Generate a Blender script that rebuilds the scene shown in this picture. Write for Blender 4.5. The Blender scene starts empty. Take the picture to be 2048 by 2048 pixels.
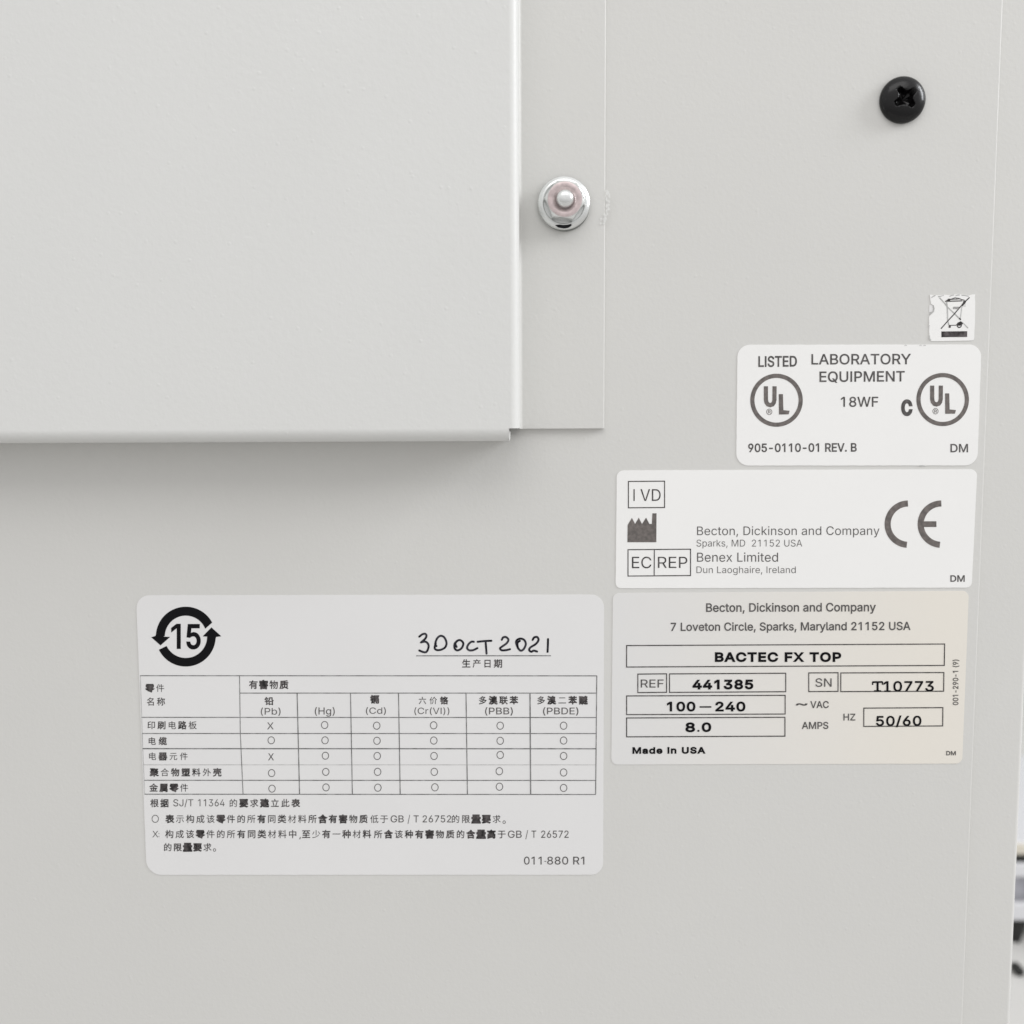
import bpy, bmesh, math, random
from mathutils import Vector, Matrix
from mathutils.geometry import delaunay_2d_cdt

random.seed(7)
S = bpy.context.scene
COL = S.collection
R = math.radians

# ------------------------------------------------------------------ camera
DIST = 0.25                       # metres from the panel face (the plane y = 0)
PITCH = R(5.5)                    # camera looks slightly down
ROLL = R(-0.26)
cam_data = bpy.data.cameras.new('camera')
cam_data.lens = 36.0
cam_data.sensor_width = 36.0
cam_data.clip_start = 0.005
cam_data.clip_end = 50.0
cam = bpy.data.objects.new('camera', cam_data)
COL.objects.link(cam)
CAM_POS = Vector((0.0, -DIST, DIST * math.tan(PITCH)))
CAM_ROT = Matrix.Rotation(R(90) - PITCH, 3, 'X') @ Matrix.Rotation(ROLL, 3, 'Z')
cam.location = CAM_POS
cam.rotation_euler = CAM_ROT.to_euler()
cam_data.dof.use_dof = True
cam_data.dof.focus_distance = DIST / math.cos(PITCH)
cam_data.dof.aperture_fstop = 14.0
S.camera = cam
S.render.resolution_x = 1024
S.render.resolution_y = 1024

# ------------------------------------------------------------------ room light
world = bpy.data.worlds.new('World')
S.world = world
world.use_nodes = True
wn = world.node_tree
bg = wn.nodes['Background']
tc = wn.nodes.new('ShaderNodeTexCoord')
sep = wn.nodes.new('ShaderNodeSeparateXYZ')
mr = wn.nodes.new('ShaderNodeMapRange')
ramp = wn.nodes.new('ShaderNodeValToRGB')
wn.links.new(tc.outputs['Generated'], sep.inputs[0])
wn.links.new(sep.outputs['Z'], mr.inputs['Value'])
mr.inputs['From Min'].default_value = -1.0
mr.inputs['From Max'].default_value = 1.0
wn.links.new(mr.outputs['Result'], ramp.inputs['Fac'])
ramp.color_ramp.elements[0].position = 0.30
ramp.color_ramp.elements[0].color = (0.47, 0.465, 0.46, 1)
ramp.color_ramp.elements[1].position = 0.75
ramp.color_ramp.elements[1].color = (0.95, 0.945, 0.95, 1)
wn.links.new(ramp.outputs['Color'], bg.inputs['Color'])
bg.inputs['Strength'].default_value = 1.095


def area(name, loc, target, sx, sy, power, colour):
    d = bpy.data.lights.new(name, 'AREA')
    d.shape = 'RECTANGLE'
    d.size, d.size_y = sx, sy
    d.energy = power
    d.color = colour
    o = bpy.data.objects.new(name, d)
    COL.objects.link(o)
    o.location = loc
    o.rotation_euler = (Vector(target) - Vector(loc)).to_track_quat('-Z', 'Y').to_euler()
    return o


area('ceiling_lamp', (0.0, -1.15, 1.30), (0, 0, 0), 1.5, 0.7, 6.0, (1.0, 0.985, 0.97))
area('window_light', (1.35, -0.34, 0.72), (0, 0, 0), 0.36, 0.70, 13.5, (0.95, 0.97, 1.0))

S.view_settings.view_transform = 'Standard'
S.view_settings.look = 'None'
S.view_settings.exposure = 0.0
S.view_settings.gamma = 1.0
S.view_settings.use_curve_mapping = False


# ------------------------------------------------------------------ helpers
def at(px, py, y=0.0):
    """A pixel of the 2048 px photograph as a point on the plane of depth y."""
    d = CAM_ROT @ Vector(((px - 1024) / 2048.0, (1024 - py) / 2048.0, -1.0))
    return CAM_POS + d * ((y - CAM_POS.y) / d.y)


PX = DIST / math.cos(PITCH) / 2048.0      # metres per pixel at the panel


def tag(o, label=None, cat=None, group=None, kind=None):
    if label: o['label'] = label
    if cat: o['category'] = cat
    if group: o['group'] = group
    if kind: o['kind'] = kind
    return o


def empty(name, loc, label, cat, group=None):
    o = bpy.data.objects.new(name, None)
    o.empty_display_size = 0.01
    COL.objects.link(o)
    o.location = loc
    return tag(o, label, cat, group)


def link(name, me, m, parent=None):
    """Mesh data is written in world coordinates; the origin moves to its parent's."""
    o = bpy.data.objects.new(name, me)
    if m is not None:
        me.materials.clear()
        me.materials.append(m)
    COL.objects.link(o)
    if parent is not None:
        base = parent.location.copy()
        p = parent.parent
        while p is not None:
            base += p.location
            p = p.parent
        me.transform(Matrix.Translation(-base))
        o.parent = parent
    return o


def mesh(name, verts, faces, m, parent=None, smooth=False):
    me = bpy.data.meshes.new(name)
    me.from_pydata([tuple(v) for v in verts], [], faces)
    bm = bmesh.new()
    bm.from_mesh(me)
    bmesh.ops.recalc_face_normals(bm, faces=bm.faces)
    bm.to_mesh(me)
    bm.free()
    if smooth:
        me.polygons.foreach_set('use_smooth', [True] * len(me.polygons))
    return link(name, me, m, parent)


def box(name, lo, hi, m, parent=None, bevel=0.0, seg=3):
    bm = bmesh.new()
    vs = [bm.verts.new((x, y, z)) for x in (lo[0], hi[0]) for y in (lo[1], hi[1]) for z in (lo[2], hi[2])]
    for f in ((0, 1, 3, 2), (4, 6, 7, 5), (0, 4, 5, 1), (2, 3, 7, 6), (0, 2, 6, 4), (1, 5, 7, 3)):
        bm.faces.new([vs[i] for i in f])
    bmesh.ops.recalc_face_normals(bm, faces=bm.faces)
    if bevel:
        bmesh.ops.bevel(bm, geom=bm.edges[:], offset=bevel, segments=seg, affect='EDGES', profile=0.5)
    me = bpy.data.meshes.new(name)
    bm.to_mesh(me)
    bm.free()
    return link(name, me, m, parent)


def lathe(profile, centre, n=64, phase=0.0, poly=None):
    """Rings about an axis along -y through centre; profile = (radius, height off the panel)."""
    verts, faces = [], []
    for r, h in profile:
        for k in range(n):
            a = phase + 2 * math.pi * k / n
            verts.append((centre[0] + r * math.cos(a), centre[1] - h, centre[2] + r * math.sin(a)))
    for i in range(len(profile) - 1):
        for k in range(n):
            a, b = i * n + k, i * n + (k + 1) % n
            faces.append((a, b, b + n, a + n))
    faces.append(tuple(range((len(profile) - 1) * n, len(profile) * n)))
    return verts, faces


# ------------------------------------------------------------------ materials
def mat(name, colour, rough=0.5, metal=0.0, var=0.0, var_scale=60.0, var_colour=None,
        bump=0.0, bump_scale=900.0, spec=0.5, pimples=0.0):
    """Principled material; var mixes noise-shaped wear, bump is a fine surface grain."""
    m = bpy.data.materials.new(name)
    m.use_nodes = True
    nt = m.node_tree
    p = nt.nodes['Principled BSDF']
    p.inputs['Base Color'].default_value = (*colour, 1)
    p.inputs['Roughness'].default_value = rough
    p.inputs['Metallic'].default_value = metal
    p.inputs['Specular IOR Level'].default_value = spec
    geo = nt.nodes.new('ShaderNodeNewGeometry')
    if var:
        nz = nt.nodes.new('ShaderNodeTexNoise')
        nz.inputs['Scale'].default_value = var_scale
        nz.inputs['Detail'].default_value = 4
        nt.links.new(geo.outputs['Position'], nz.inputs['Vector'])
        cr = nt.nodes.new('ShaderNodeValToRGB')
        v = var_colour or tuple(c * (1 - var) for c in colour)
        cr.color_ramp.elements[0].position = 0.35
        cr.color_ramp.elements[0].color = (*v, 1)
        cr.color_ramp.elements[1].position = 0.62
        cr.color_ramp.elements[1].color = (*colour, 1)
        nt.links.new(nz.outputs['Fac'], cr.inputs['Fac'])
        nt.links.new(cr.outputs['Color'], p.inputs['Base Color'])
    if bump:
        nb = nt.nodes.new('ShaderNodeTexNoise')
        nb.inputs['Scale'].default_value = bump_scale
        nb.inputs['Detail'].default_value = 3
        nt.links.new(geo.outputs['Position'], nb.inputs['Vector'])
        b = nt.nodes.new('ShaderNodeBump')
        b.inputs['Strength'].default_value = 1.0
        b.inputs['Distance'].default_value = bump
        nt.links.new(nb.outputs['Fac'], b.inputs['Height'])
        if pimples:                                # sparse specks caught under the paint
            vo = nt.nodes.new('ShaderNodeTexVoronoi')
            vo.inputs['Scale'].default_value = 260
            nt.links.new(geo.outputs['Position'], vo.inputs['Vector'])
            pr_ = nt.nodes.new('ShaderNodeValToRGB')
            pr_.color_ramp.elements[0].position = 0.03
            pr_.color_ramp.elements[0].color = (1, 1, 1, 1)
            pr_.color_ramp.elements[1].position = 0.13
            pr_.color_ramp.elements[1].color = (0, 0, 0, 1)
            nt.links.new(vo.outputs['Distance'], pr_.inputs['Fac'])
            b2 = nt.nodes.new('ShaderNodeBump')
            b2.inputs['Distance'].default_value = pimples
            nt.links.new(pr_.outputs['Color'], b2.inputs['Height'])
            nt.links.new(b2.outputs['Normal'], b.inputs['Normal'])
        nt.links.new(b.outputs['Normal'], p.inputs['Normal'])
    return m


M = {
    'paint': mat('light_grey_powder_coat', (0.61, 0.605, 0.582), 0.42, var=0.012, var_scale=25, bump=0.00004, bump_scale=1000, pimples=0.00002),
    'cover_paint': mat('cover_powder_coat', (0.658, 0.659, 0.642), 0.42, var=0.012, var_scale=25, bump=0.000045, bump_scale=900, pimples=0.00003),
    'chip': mat('scuffed_paint', (0.70, 0.70, 0.68), 0.7),
    'paper': mat('white_sticker', (0.815, 0.81, 0.795), 0.45, var=0.012, var_scale=40, bump=0.000008, bump_scale=500),
    'film': mat('translucent_white_film', (0.72, 0.715, 0.71), 0.35, var=0.015, var_scale=30, bump=0.000008, bump_scale=500),
    'ink_black': mat('black_ink', (0.006, 0.006, 0.007), 0.6, spec=0.08),
    'pen_ink': mat('marker_pen_ink', (0.006, 0.006, 0.010), 0.6, var=0.5, var_scale=420, var_colour=(0.05, 0.05, 0.06), spec=0.08),
    'ink_dark': mat('dark_ink', (0.022, 0.021, 0.021), 0.55, var=0.5, var_scale=700, var_colour=(0.11, 0.10, 0.10), spec=0.1),
    'ink_grey': mat('grey_ink', (0.06, 0.057, 0.055), 0.6, var=0.5, var_scale=900, var_colour=(0.12, 0.112, 0.11), spec=0.3),
    'ink_brown': mat('brown_grey_ink', (0.11, 0.099, 0.093), 0.6, var=0.3, var_scale=900, var_colour=(0.17, 0.15, 0.14), spec=0.3),
    'ink_faint': mat('faded_ink', (0.10, 0.10, 0.10), 0.6, var=0.5, var_scale=500, var_colour=(0.26, 0.26, 0.26), spec=0.3),
    'ink_pale': mat('worn_pale_ink', (0.36, 0.36, 0.35), 0.6, var=0.4, var_scale=400, var_colour=(0.55, 0.55, 0.54), spec=0.3),
    'zinc': mat('zinc_plated_steel', (0.74, 0.75, 0.74), 0.26, 0.8, var=0.05, var_scale=500, bump=0.00002, bump_scale=900),
    'zinc_face': mat('pinkish_passivated_zinc', (0.63, 0.53, 0.525), 0.38, 0.55, var=0.22, var_scale=900, bump=0.00003, bump_scale=1400),
    'gap_shade': mat('gap_shade_black', (0.006, 0.006, 0.008), 0.7, spec=0.2),  # black for the shade drawn under the hexagon
    'shadow_washer_grey': mat('nut_shadow_grey', (0.20, 0.205, 0.195), 0.5, 0.3),  # dark tone for the shadow crescent under the nut
    'black_oxide': mat('black_oxide_steel', (0.003, 0.0027, 0.003), 0.22, 0.0, bump=0.00006, bump_scale=500, spec=0.34),
    'bench_top': mat('pale_laminate', (0.60, 0.59, 0.57), 0.5, var=0.05, var_scale=6),
    'wall_paint': mat('white_wall_paint', (0.68, 0.69, 0.67), 0.8, var=0.02, var_scale=3),
    'casing': mat('white_plastic_casing', (0.60, 0.60, 0.615), 0.45),
    'grey_plastic': mat('grey_plastic', (0.30, 0.30, 0.33), 0.5, var=0.4, var_scale=90),
    'beige_plastic': mat('beige_plastic', (0.58, 0.54, 0.46), 0.5),
    'black_rubber': mat('black_rubber', (0.010, 0.010, 0.009), 0.6),
}


def cream_end_film():
    """Sticker film whose base colour turns to cream towards its right-hand end."""
    m = mat('cream_end_sticker_film', (0.72, 0.715, 0.70), 0.35, bump=0.000008, bump_scale=500)
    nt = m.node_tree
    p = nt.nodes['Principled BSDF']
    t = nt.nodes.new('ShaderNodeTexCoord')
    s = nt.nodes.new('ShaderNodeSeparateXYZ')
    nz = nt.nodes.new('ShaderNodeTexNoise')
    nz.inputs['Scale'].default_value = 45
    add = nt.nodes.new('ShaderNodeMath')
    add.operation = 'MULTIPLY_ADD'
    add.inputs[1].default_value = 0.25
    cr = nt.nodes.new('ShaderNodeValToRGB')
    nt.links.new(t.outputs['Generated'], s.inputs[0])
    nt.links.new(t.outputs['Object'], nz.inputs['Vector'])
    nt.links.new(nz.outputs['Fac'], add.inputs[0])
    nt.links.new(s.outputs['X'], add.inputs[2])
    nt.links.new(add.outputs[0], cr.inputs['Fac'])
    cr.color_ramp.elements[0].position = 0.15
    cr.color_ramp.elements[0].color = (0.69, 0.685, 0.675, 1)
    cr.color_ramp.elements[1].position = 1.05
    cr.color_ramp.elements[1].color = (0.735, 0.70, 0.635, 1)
    nt.links.new(cr.outputs['Color'], p.inputs['Base Color'])  # base colour grows warmer from left to right
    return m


M['cream_end'] = cream_end_film()

# outlines of the characters used, packed as pairs of base-91 digits
GLYPH_DATA = r"""
(6O4P6F4g7d5'8]5=925J9H6*9H5c8Q5@79516&555#5L3z5k3)6*2J5J2J552p4q3`4d4+4S4x4N5B
)6O3u2J4J3b4f4i4o5i4e6x4=8Q3u9H4U9H4n8w508%5F7&5P6)5P5A5D4P5.3_4j2p4U2J
,5U3v23484;4~4;4H23
-8M7462745U4g5U4g62
.5U4J3K4:3R4-3`4&3p4&4&4-464:4C4J4J4]4J4n4C5#4/5&3y5#3h4u3X4f3N4]3K
/676)9B4;2_3^2_5K9B
08M5}3H5a3J5G3P503Z4w3h4d3y4D4J405)4)5K4%5p4%6e4)7-497o4S8G4w8m508{5G9)5b9/5}916<9/6U9)6m8{7&8m798[7I8G7d7o7t7-7x6e7x5p7t5K7d4f7X4J7J42793y7&3h6m3Z6U3P6<3J 634'6R436n4K7&4o735A7:5y7:6[73787&7g6n8.6R8F638R5}8T5Y8M5J8F508.4x7g4j784c6[4c5y4j5A4x4o5%4[5<4>5J435k4'
18M4@3O4@4+7k4+7k3O 6R9*6R3O5n3O5n8H5k8H4J7I4J835`9*
28M443O444#6j6p6z747#7K6|7q6s8+6d8<6D8N5z8T5^8Q5;8A5*804w7j4t7M467M4;7y4J8B4d8b4s8o5;9&5e9/5{916J9,6q8z748c7A8U7U847`7l7^7<7P6o7%6/5240524-7i4-7i3O
38M5]3I513Q4g3c4G3{4:4-4(4O3~4d3|4y4b4y4h4`4s4K53445f4&6D4,6^476r4G7$4]7+4w7)5E6{5^6j5s6Q6(60625c665666566j6_8H6_8L4:8L4:9*7W9*7W8U5m6T5m6`6F6_6^6Z6s6R7;6;7J6-7a5g7l5?7l4p7`4H7I4&7*3g6t3[6H3M613I
48M3x4^3x57659*6v9*4b5<8%5<8%4^ 6X3O6X6}7:6}7:3O
58M5a3I583R4p3e4R3}4=4@424d404w4o4w4t4a5*4D5F405j4&684)6R446r4P7#4j7*5+7*5K7#5j6q6'6]6<6D6K6'6R5Y6Q556F4u64476;4T9*7Q9*7Q8L508L4{6l5K7(6#716U7)6s6y716g7O6B7_6%7h5a7k5<7j5$7_4S7H4-7*3k6t3_6J3N633J
68M5e3J5:3T4r3j4b3x4H4>494h445;485a4M6C4~776:9*7%9*506C5*6C5>6_5^6r5z6y6?6x6i6n6{6f7=6M7J6?7U6.7d5c7h5M7h4{7d4e7S4=7:3w6u3^6M3M673I 6/4%6I4,6j4C7#4g7*5'7*5F7#5c6j6)6I6@5|6G5`6D5G6:526)5#5p4u5U4r574u4u5*4N5<4:5S4,5n4%
78M4U3O7&8H7&8L428L429*7k9*7k8I5>3O
88M5c3I553R4j3e4J4#444B4)4h4+5?455]4N6%4r6>526G526I4|6O4^6d4G7'4<7K4:7`4?8)4N8J4g8f5+8{5=9'5|916K9,6q8{748f7L8J7]8)7b7`7[797T7'7>6d6}6O6k6I6k6G7*6>7B6/7W5v7m5N7t507s4h7h4B7Q4#7C3q6|3Z6Q3M693I 6@4(6[406r4>7&4O704f745$7,5J6y5a6f5r6L5~5|6)5^6&5B5y5,5j4w5V4l5>4h5$4p4Z4}4F5@405l4& 6:6c6Z6q6r7-6{7B6~7[6x7~6e8=6F8N5|8T5U8N5@8D50855$7~4z7[5$78507$5K6k5o6a
98M5|916M9+6u8w7+8k7G8L7S8:7d7m7i7>7e6t7X6L715_5b3O4w3O6l666r666e5}6?5d5~5]5H5a4~5p4_6+4G6K4>6^486r447C497q4?8)4T8N4r8l5;9%5e9/ 5a8Q5G8F5*8+4z7o4s7R4s735#6f5<6G5S695n626.626I696j6O7#6s7*727*7Q7#7n6r8+6a8>6I8L6/8S
:5U4J3K4:3R4-3`4&3p4&4&4-464:4C4J4J4]4J4n4C5#4/5&3y5#3h4u3X4f3N4]3K 4B6P436Z4&6r4&7(4-794B7J4S7M4f7J4u7@5#715&6{5#6j4u6Z4f6P4]6N
A8i3`3O5c9*6R9*8W3O7o3O6?7n6&8g638g5X6m4I3O 4c5'4c5a7U5a7U5'
B8P403O409*6H9)6u8|7<8j7V8P7a8B7n7~7r7Y7l7.7X6l7>6V6z6I6z6D766?7Y6+7n5r7}5V8)548)4j7|4G7j4(7M3l7'3Y6l3S653O 4r4-6N4.6g436z4:7-4D7@4^7E4m7F5.7?5F7*5e6q5t6U5~666%4r6% 4r6[6:6]6S6b6s6t7&7)707?737W7-7w7&8)6x856j8?6Y8F6.8L4r8L
C9+6)3J5g3P5J3Z5/3i4s3z4]434:4h4-5+4$5L3z5q3x6<3z6d4$7,4-7M4:7m4J8-4]8E4s8Z5/8m5J8{5g9)6)9/6]90779%7X8s8'8T8H8*8^7R8b7?7|7?7u7X7Z8%7?8;6o8L6I8P5y8J5e8C5?8+5/7w4r7O4b6y4[6<4b5[4r5*4~4p5?4M5e46634*6V4)7*447?4>7Z4T7u4}7|598b598Q4`84427h3l7H3Z6p3K6]3I
D9#4T3O4T4-624.6g4:6}4E744R7E4c7S4u7h5E7r5|7r6[7h747_7L7S7a758'7#846Q8F5w8L4Q8L4Q9*6C9(6e8~7(8u7D8g7]8U7s8A8*8*8F7L8O7,8V6=8O5N8F5.894l8)4P7r487[4$7B3o7%3a6b3W6>3Q 4r9*4r3O403O409*
E8+403O409*7W9*7W8L4r8L4r6]7F6]7F6#4r6#4r4-7Z4-7Z3O
F7~403O409*7T9*7T8L4r8L4r6T7=6T7=5w4r5w4r3O
G956K3H6*3J5g3P5I3Z5.3i4r3{4]444I4L494i4#5L3z5q3x6<3z6d4#7,497m4I8-4[8E4r8Z5.8m5H8{5e9)6'9/6[90779%7i8i858E8R7u8c7@7|7@7g7m7P8,7)8D6o8L6G8P5x8J5d8C5?8+5/7x4r7O4b6y4[6<4b5[4r5*504^5Q4@5e46644*6a4*7+437K4E7f4`7x5&8&5M8'5d8:5a6Y5a6Y6>8g6>8e5C8`5&8W4h8K4O8<498+4&7s3q7]3c7)3O
H92403O409*4r9*4r6`7l6`7l9*8Q9*8Q3O7l3O7l6&4r6&4r3O
I6k3o3O3o4-4k4-4k8L3o8L3o9*6K9*6K8L5P8L5P4-6K4-6K3O
J7p5R3H523K4q3R4V3_4?3q4-4+3|4E3t4d3q5F4V5F4W4p4d4L4o4>4{445.4,5?4'5f4'6)44664>6H4]6N5*6N9*739*735*714d7)4E6x4+6e3q6M3_643R5s3K
L7m403O409*4r9*4r4-7L4-7L3O
M:F403O409*519*7%4%6r4%7C5T8e9*9f9*9f3O9%3O9(8Q9.8Q8P6b793O6]3O4e8Q4l8Q4o6b4o3O
N98403O409*4}9*7h4`8&4+7y4*7s5]7s9*8W9*8W3O7g3O4a8L4l8N4r6b4r3O
O9B6I3H6)3J5g3P5J3Z5/3i4s3z4^434J4L4:4h4-5+4$5L3z5q3x6<3z6d4$7,4-7M4:7m4J8-4^8E4s8Z5/8m5J8{5g9)6)9/6I916j9/7,9)7H8{7d8m7|8Z858E8H8-8X7m8f7M8o7,8t6d8v6<8t5q8o5L8f5+8X4h8H4L85437|3z7d3i7H3Z7,3P6j3J 6`4*7-467R4M7c4^7|5)8*5A815[866<856]8*787p7f7c7x7R8,7-8C6`8N6I8P5y8J5Q89507x4r7O4b6y4[6<4b5[4r5)4~4p5@4M5Q4@5y4/634*
P8E403O409*6)9*6`9$6w8z7A8e7_8G7j867x7k7}7?7x6o7j6G7Q6'7/5i6`5X6)5S4b5S4b606:616Z686}6N7*6X796~7;7M707v6}8/6h8?6J8I6&8L4r8L4r3O
Q9B63586x588]2{7u2{ 6I3H6)3J5g3P5J3Z5/3i4s3z4^434J4L4:4h4-5+4$5L3z5q3x6<3z6d4$7,4-7M4:7m4J8-4^8E4s8Z5/8m5J8{5g9)6)9/6I916j9/7,9)7H8{7d8m7|8Z858E8H8-8X7m8f7M8o7,8t6d8v6<8t5q8o5L8f5+8X4h8H4L85437|3z7d3i7H3Z7,3P6j3J 6`4*7-467R4M7c4^7|5)8*5A815[866<856]8*787p7f7c7x7R8,7-8C6`8N6I8P5y8J5Q89507x4r7O4b6y4[6<4b5[4r5)4~4p5@4M5Q4@5y4/634*
R8I403O409*6*9*6a9%708r7R8Y7`8J7s8'7|7Y7|7-7y6t7j6M7R6.705s6`5e6F5a4T5`4T6=6:6>6Z6D6t6O7*6a766w7<7C767m6~816i8@6K8I6'8L4r8L4r3O 7D3O6$6#6n6#843O
S8G5_3G5.3P4a3c4@3}4*4A3y4h3v4~4]4~4c4c4p4L5'4;5?4/5z4%6N4+6j467$4F734Z7<4s7<50755D6r5a635x53674u6B4J6`4;6r407)4*7?4)7m45874K8W4l8q579'5}916Q9,6{8{7B8e7]8I7g897s7q7u7^747^717p6{826]8G658Q5k8R5@8H4}834k7r4h7[4l7C5$7)5B6s5n6d6w6F7J6,7_5v7o5`7y5D7|5$7{4k7p4E7Y4$7:3e6m3Q6:3G
T8I3p8L3p9*8)9*8)8L6?8L6?3O5Z3O5Z8L
U926$3H5J3T533_4g3{4V404>4Y464q405F409*4q9*4r594z4u5/4W594K5T485v4,6A4(6i4,7.487H4K7]4f7i5)7m5K7m9*8Q9*8P5-8C4Y894D8+407w3{7N3_773T6_3H
V8i5f3O3`9*4H9*663o6)3o6a5h7o9*8W9*6T3O
W;%543O3`9*4F9*5_3x5V3x5z5^6q9*7`9*8z3x8q3x985^:-9*:q9*9?3O8O3O7>7~738d7A8d6}7&6$3O
X8c3b3O5s6Z5s6*3m9*4]9*616c6&6c6i7t7Y9*8F9*6A6-6A6^8P3O7b3O635e6$6%626%5O4v4O3O
Y8a5e3O5e5j3`9*4O9*6#6U686$5z6$6V7;7a9*8O9*6J5j6J3O
Z8>3z3O3z3~788e7?8N3x8L3x9*7q9*7q8V4U3q4N4*5p4-7s4-7s3O
a7i5'3G4c3N4D3[4-3p3x4.3o4N3o4p3{5:475T4r5m6A6&6L6,6R6?6M6_6>6v6$7)5^7.587)4q6r4[6W4X6P3y6b4-7%4C7=4]7O5<7b5}7b6Q7R6g7D6z707,6q736N743O6S3O6S4(6N4(6:3i5|3U5W3I 5T3~5r4)6-466?4G6K4]6R5#6R5W4{584[5$4S4q4P4S4Z4<4n4,583~
b805`3J5E3S5#3o4k4/4e4/4e3O4)3O4)9*4g9*4g6~4k6~5)7D5D7X5n7d6:7c6e7V6x7L7<7/7U6d7_6L7i5t7i597_4a7U4H7=3}6x3`6e3T6:3H 6+4$6;4'6I4-6b4@6t4Y7$4z7+5V7(5}6{6C6l6a6V6v6;7(5v7-5e7,5G7#5/6m4y6T4m654f5l4f5B4r4h5%4J5;455U4'5f4$
c7p5O3H4~3U4j3`4V3n48443~4a3t583r5T3x613~6J486w4V7=4~7V5O7c6(7c6Z7S7'787D6l7M6S6n6D6W6l687%5|7,5V7,576~4{6k4h6P4[604T5T4W504a4j4{4@574-5V4$6(4%6M466g4S6o4j7N4Z784,6q3e6C3N5w3G
d805E3H4w3T4R3m4C3}4+4H3w4z3r5V3w634+6d4C7/4e7L507^5F7c5o7d6/7^6V7D6q6~6v6~6v9*7W9*7W3O6x3O6x4/6r4/6V3h6:3S5}3J 5w4$684-6P4?6d4X6p4y6w5V6t6#6k6E6Z6b6E6w697#5w7,5T7,566~4z6l4h6R4[634T5V4W504h4Y4{4@574-5E4'5U4$
e7x5R3H5#3U4j3`4V3n48443~4a3s583s5q3w604+6a476v4U7=4|7U5M7c5w7d697_6e7L7.7,7A6j7S607V5B4?5B4?5w755w6u5d6r6+6i6K6Y6e6E6y6+7)5g7-5F7)5+6x4r6e4b6L4W6/4U564]4o4k4P5$4:50415L4&5n3~6E4,6c4D6q4^7P4O7D43723w6i3Z673J
g815A1r4{1z4^2+442O4'2f4Y3&4u2c532R5Y2I6#2J672N6I2U6X2`6f2m6o2|6u336v486q486V3r6E3e6/3Z5n3T5F3U4y3a4S3w4D4)4+4N3w4}3r5X3s5v3~6M466y4S7>4e7L4x7V5F7c5o7d607^6W7D6s6~6x6~6x7_7W7_7V3/7R2u7K2b7A2P7'256b1~691s6#1p 5x4069486Q4H6d4`6p4~6w5E6w5n6k6F6[6b6F6w6+7(5x7,5U7,577#4{6m4h6S4W6#4T5Z4W544i4a4{4I57485U40
h7~4g3O4)3O4)9*4g9*4g6^4Z6^4e6w4~7@517M5T7_5}7d6V7[6t7K7/737?6o7G6F7H3O6g3O6f6>6Y6b6O6o647&6#7+5Q7)5/6v4s6Y4g61
i5@4)3O4)7_4g7_4g3O 478F4$8U3y8l3|8|40924H994X964g9-4s8t4s8d4g8O4X8F4P8D
k7a4c4~4c5n4n5n6Z7_7K7_5Q5a5J5a 4)3O4)9*4g9*4g3O 6e3O5-5S5X6#7W3O
l5V4l3N4Y3R4J3Y4>3d4.4#4)4H4)9*4g9*4h4A4m424w4*5C4*5N3R5*3M
m:44)3O4)7_4e7_4e6f4a6f4k7&4y7=5:7U5]7d6-7e6?7`6O7W6^7L6t7.7$6f6w6f7%7$747:7S7T7{7c8=7f8]7c8z7W977E9J7+9V6g9Z6=9Z3O8y3O8y6<8s6`8l6m8b6x8G7)7z7-7Y7#7B6j756L7265723O6P3O6O6Q6D6l607#5q7,5U7-577#4y6j4j6H4g6,4g3O
n7~4g3O4)3O4)7_4e7_4e6^4Z6^4e6w4~7@517M5T7_5}7d6V7[6t7K7/737?6o7G6F7H3O6g3O6f6>6Y6b6O6o647&6#7+5Q7)5/6v4s6Y4g61
o8'5O3H4~3U4j3`4V3n48443~4a3t583r5T3x613~6J486w4V7=4~7V5O7c6'7c6T7V6j7K707-7>6w7T6J7[617a5T7[4z7T4a7>446|3n6j3`6>3M6'3H 5i3~604'6?4-6X4@6k4Z6{506~5T6{5z6r6@6c6^6X6k6?6~5|7,5V7,576~4{6k4h6P4[604T5T4W504a4j4{4@574-5V4$
p804)1w4)7_4e7_4e6~4k6~5)7D5D7X5n7d6:7c6e7V6x7L7<7/7U6d7_6L7i5t7i597_4a7U4H7=3}6x3`6e3T6:3H5`3J5;3Y4k4/4g4/4g1w 6+4$6;4'6I4-6b4@6t4Y7$4z7+5V7(5}6{6C6l6a6V6v6;7(5v7-5e7,5G7#5/6m4y6T4m654f5l4f5B4r4h5%4J5;455U4'5f4$
r6A4)3O4)7_4e7_4e7$4h7$4w7>517R5N7`5^7d617d617%5i7)5O7&586z4y6d4j6D4g6+4g3O
s7P5*3J4e3R4<3k3}433t4R4R4`4^4C4q405/4%5N3}5b3~6&4+6=4;6I4O6G4n6<4}6+5,4r5J4K5^4<5j4)6+4$6=4$6a4-6~4?7:4X7N4x7]5@7d5h7d6-7^6I7Q6a7@6y6{7'6a6J6S6@6i616{5u7+5T70557,4x6|4g6j4c6`4e6@4q61565}6<5d6Q5[6q5D6|577-4r7-4N7$416m3s6R3_6B3U5y3J5e3H
t5}5f7_5f7*3U7*3U7_ 458`4s8`4u4@4}415/4)5d4*5o3Q5A3K5*3L4r3Q4`3Y4P3e4D3s4<4(474;454Q
u7~5=3K4w3S4Y3d4B3|424@4*4i4)7_4g7_4h4p4l4^4~4?5=4,5b4&5|4)67426R4J6`4b6g526g7_7H7_7H3O6i3O6i4P6r4P6]4#6N3n6?3a5x3O5e3K
v7i5<3O3a7_4H7_5T4K5h3e5Q3e5z546p7_7V7_5|3O
x7_3e3O5D5t5D5D3m7_4X7_5i5h5H5h6'6q6X7_7C7_5k5B5k5p7I3O6^3O5F5O5g5O5-4I4O3O
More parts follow.
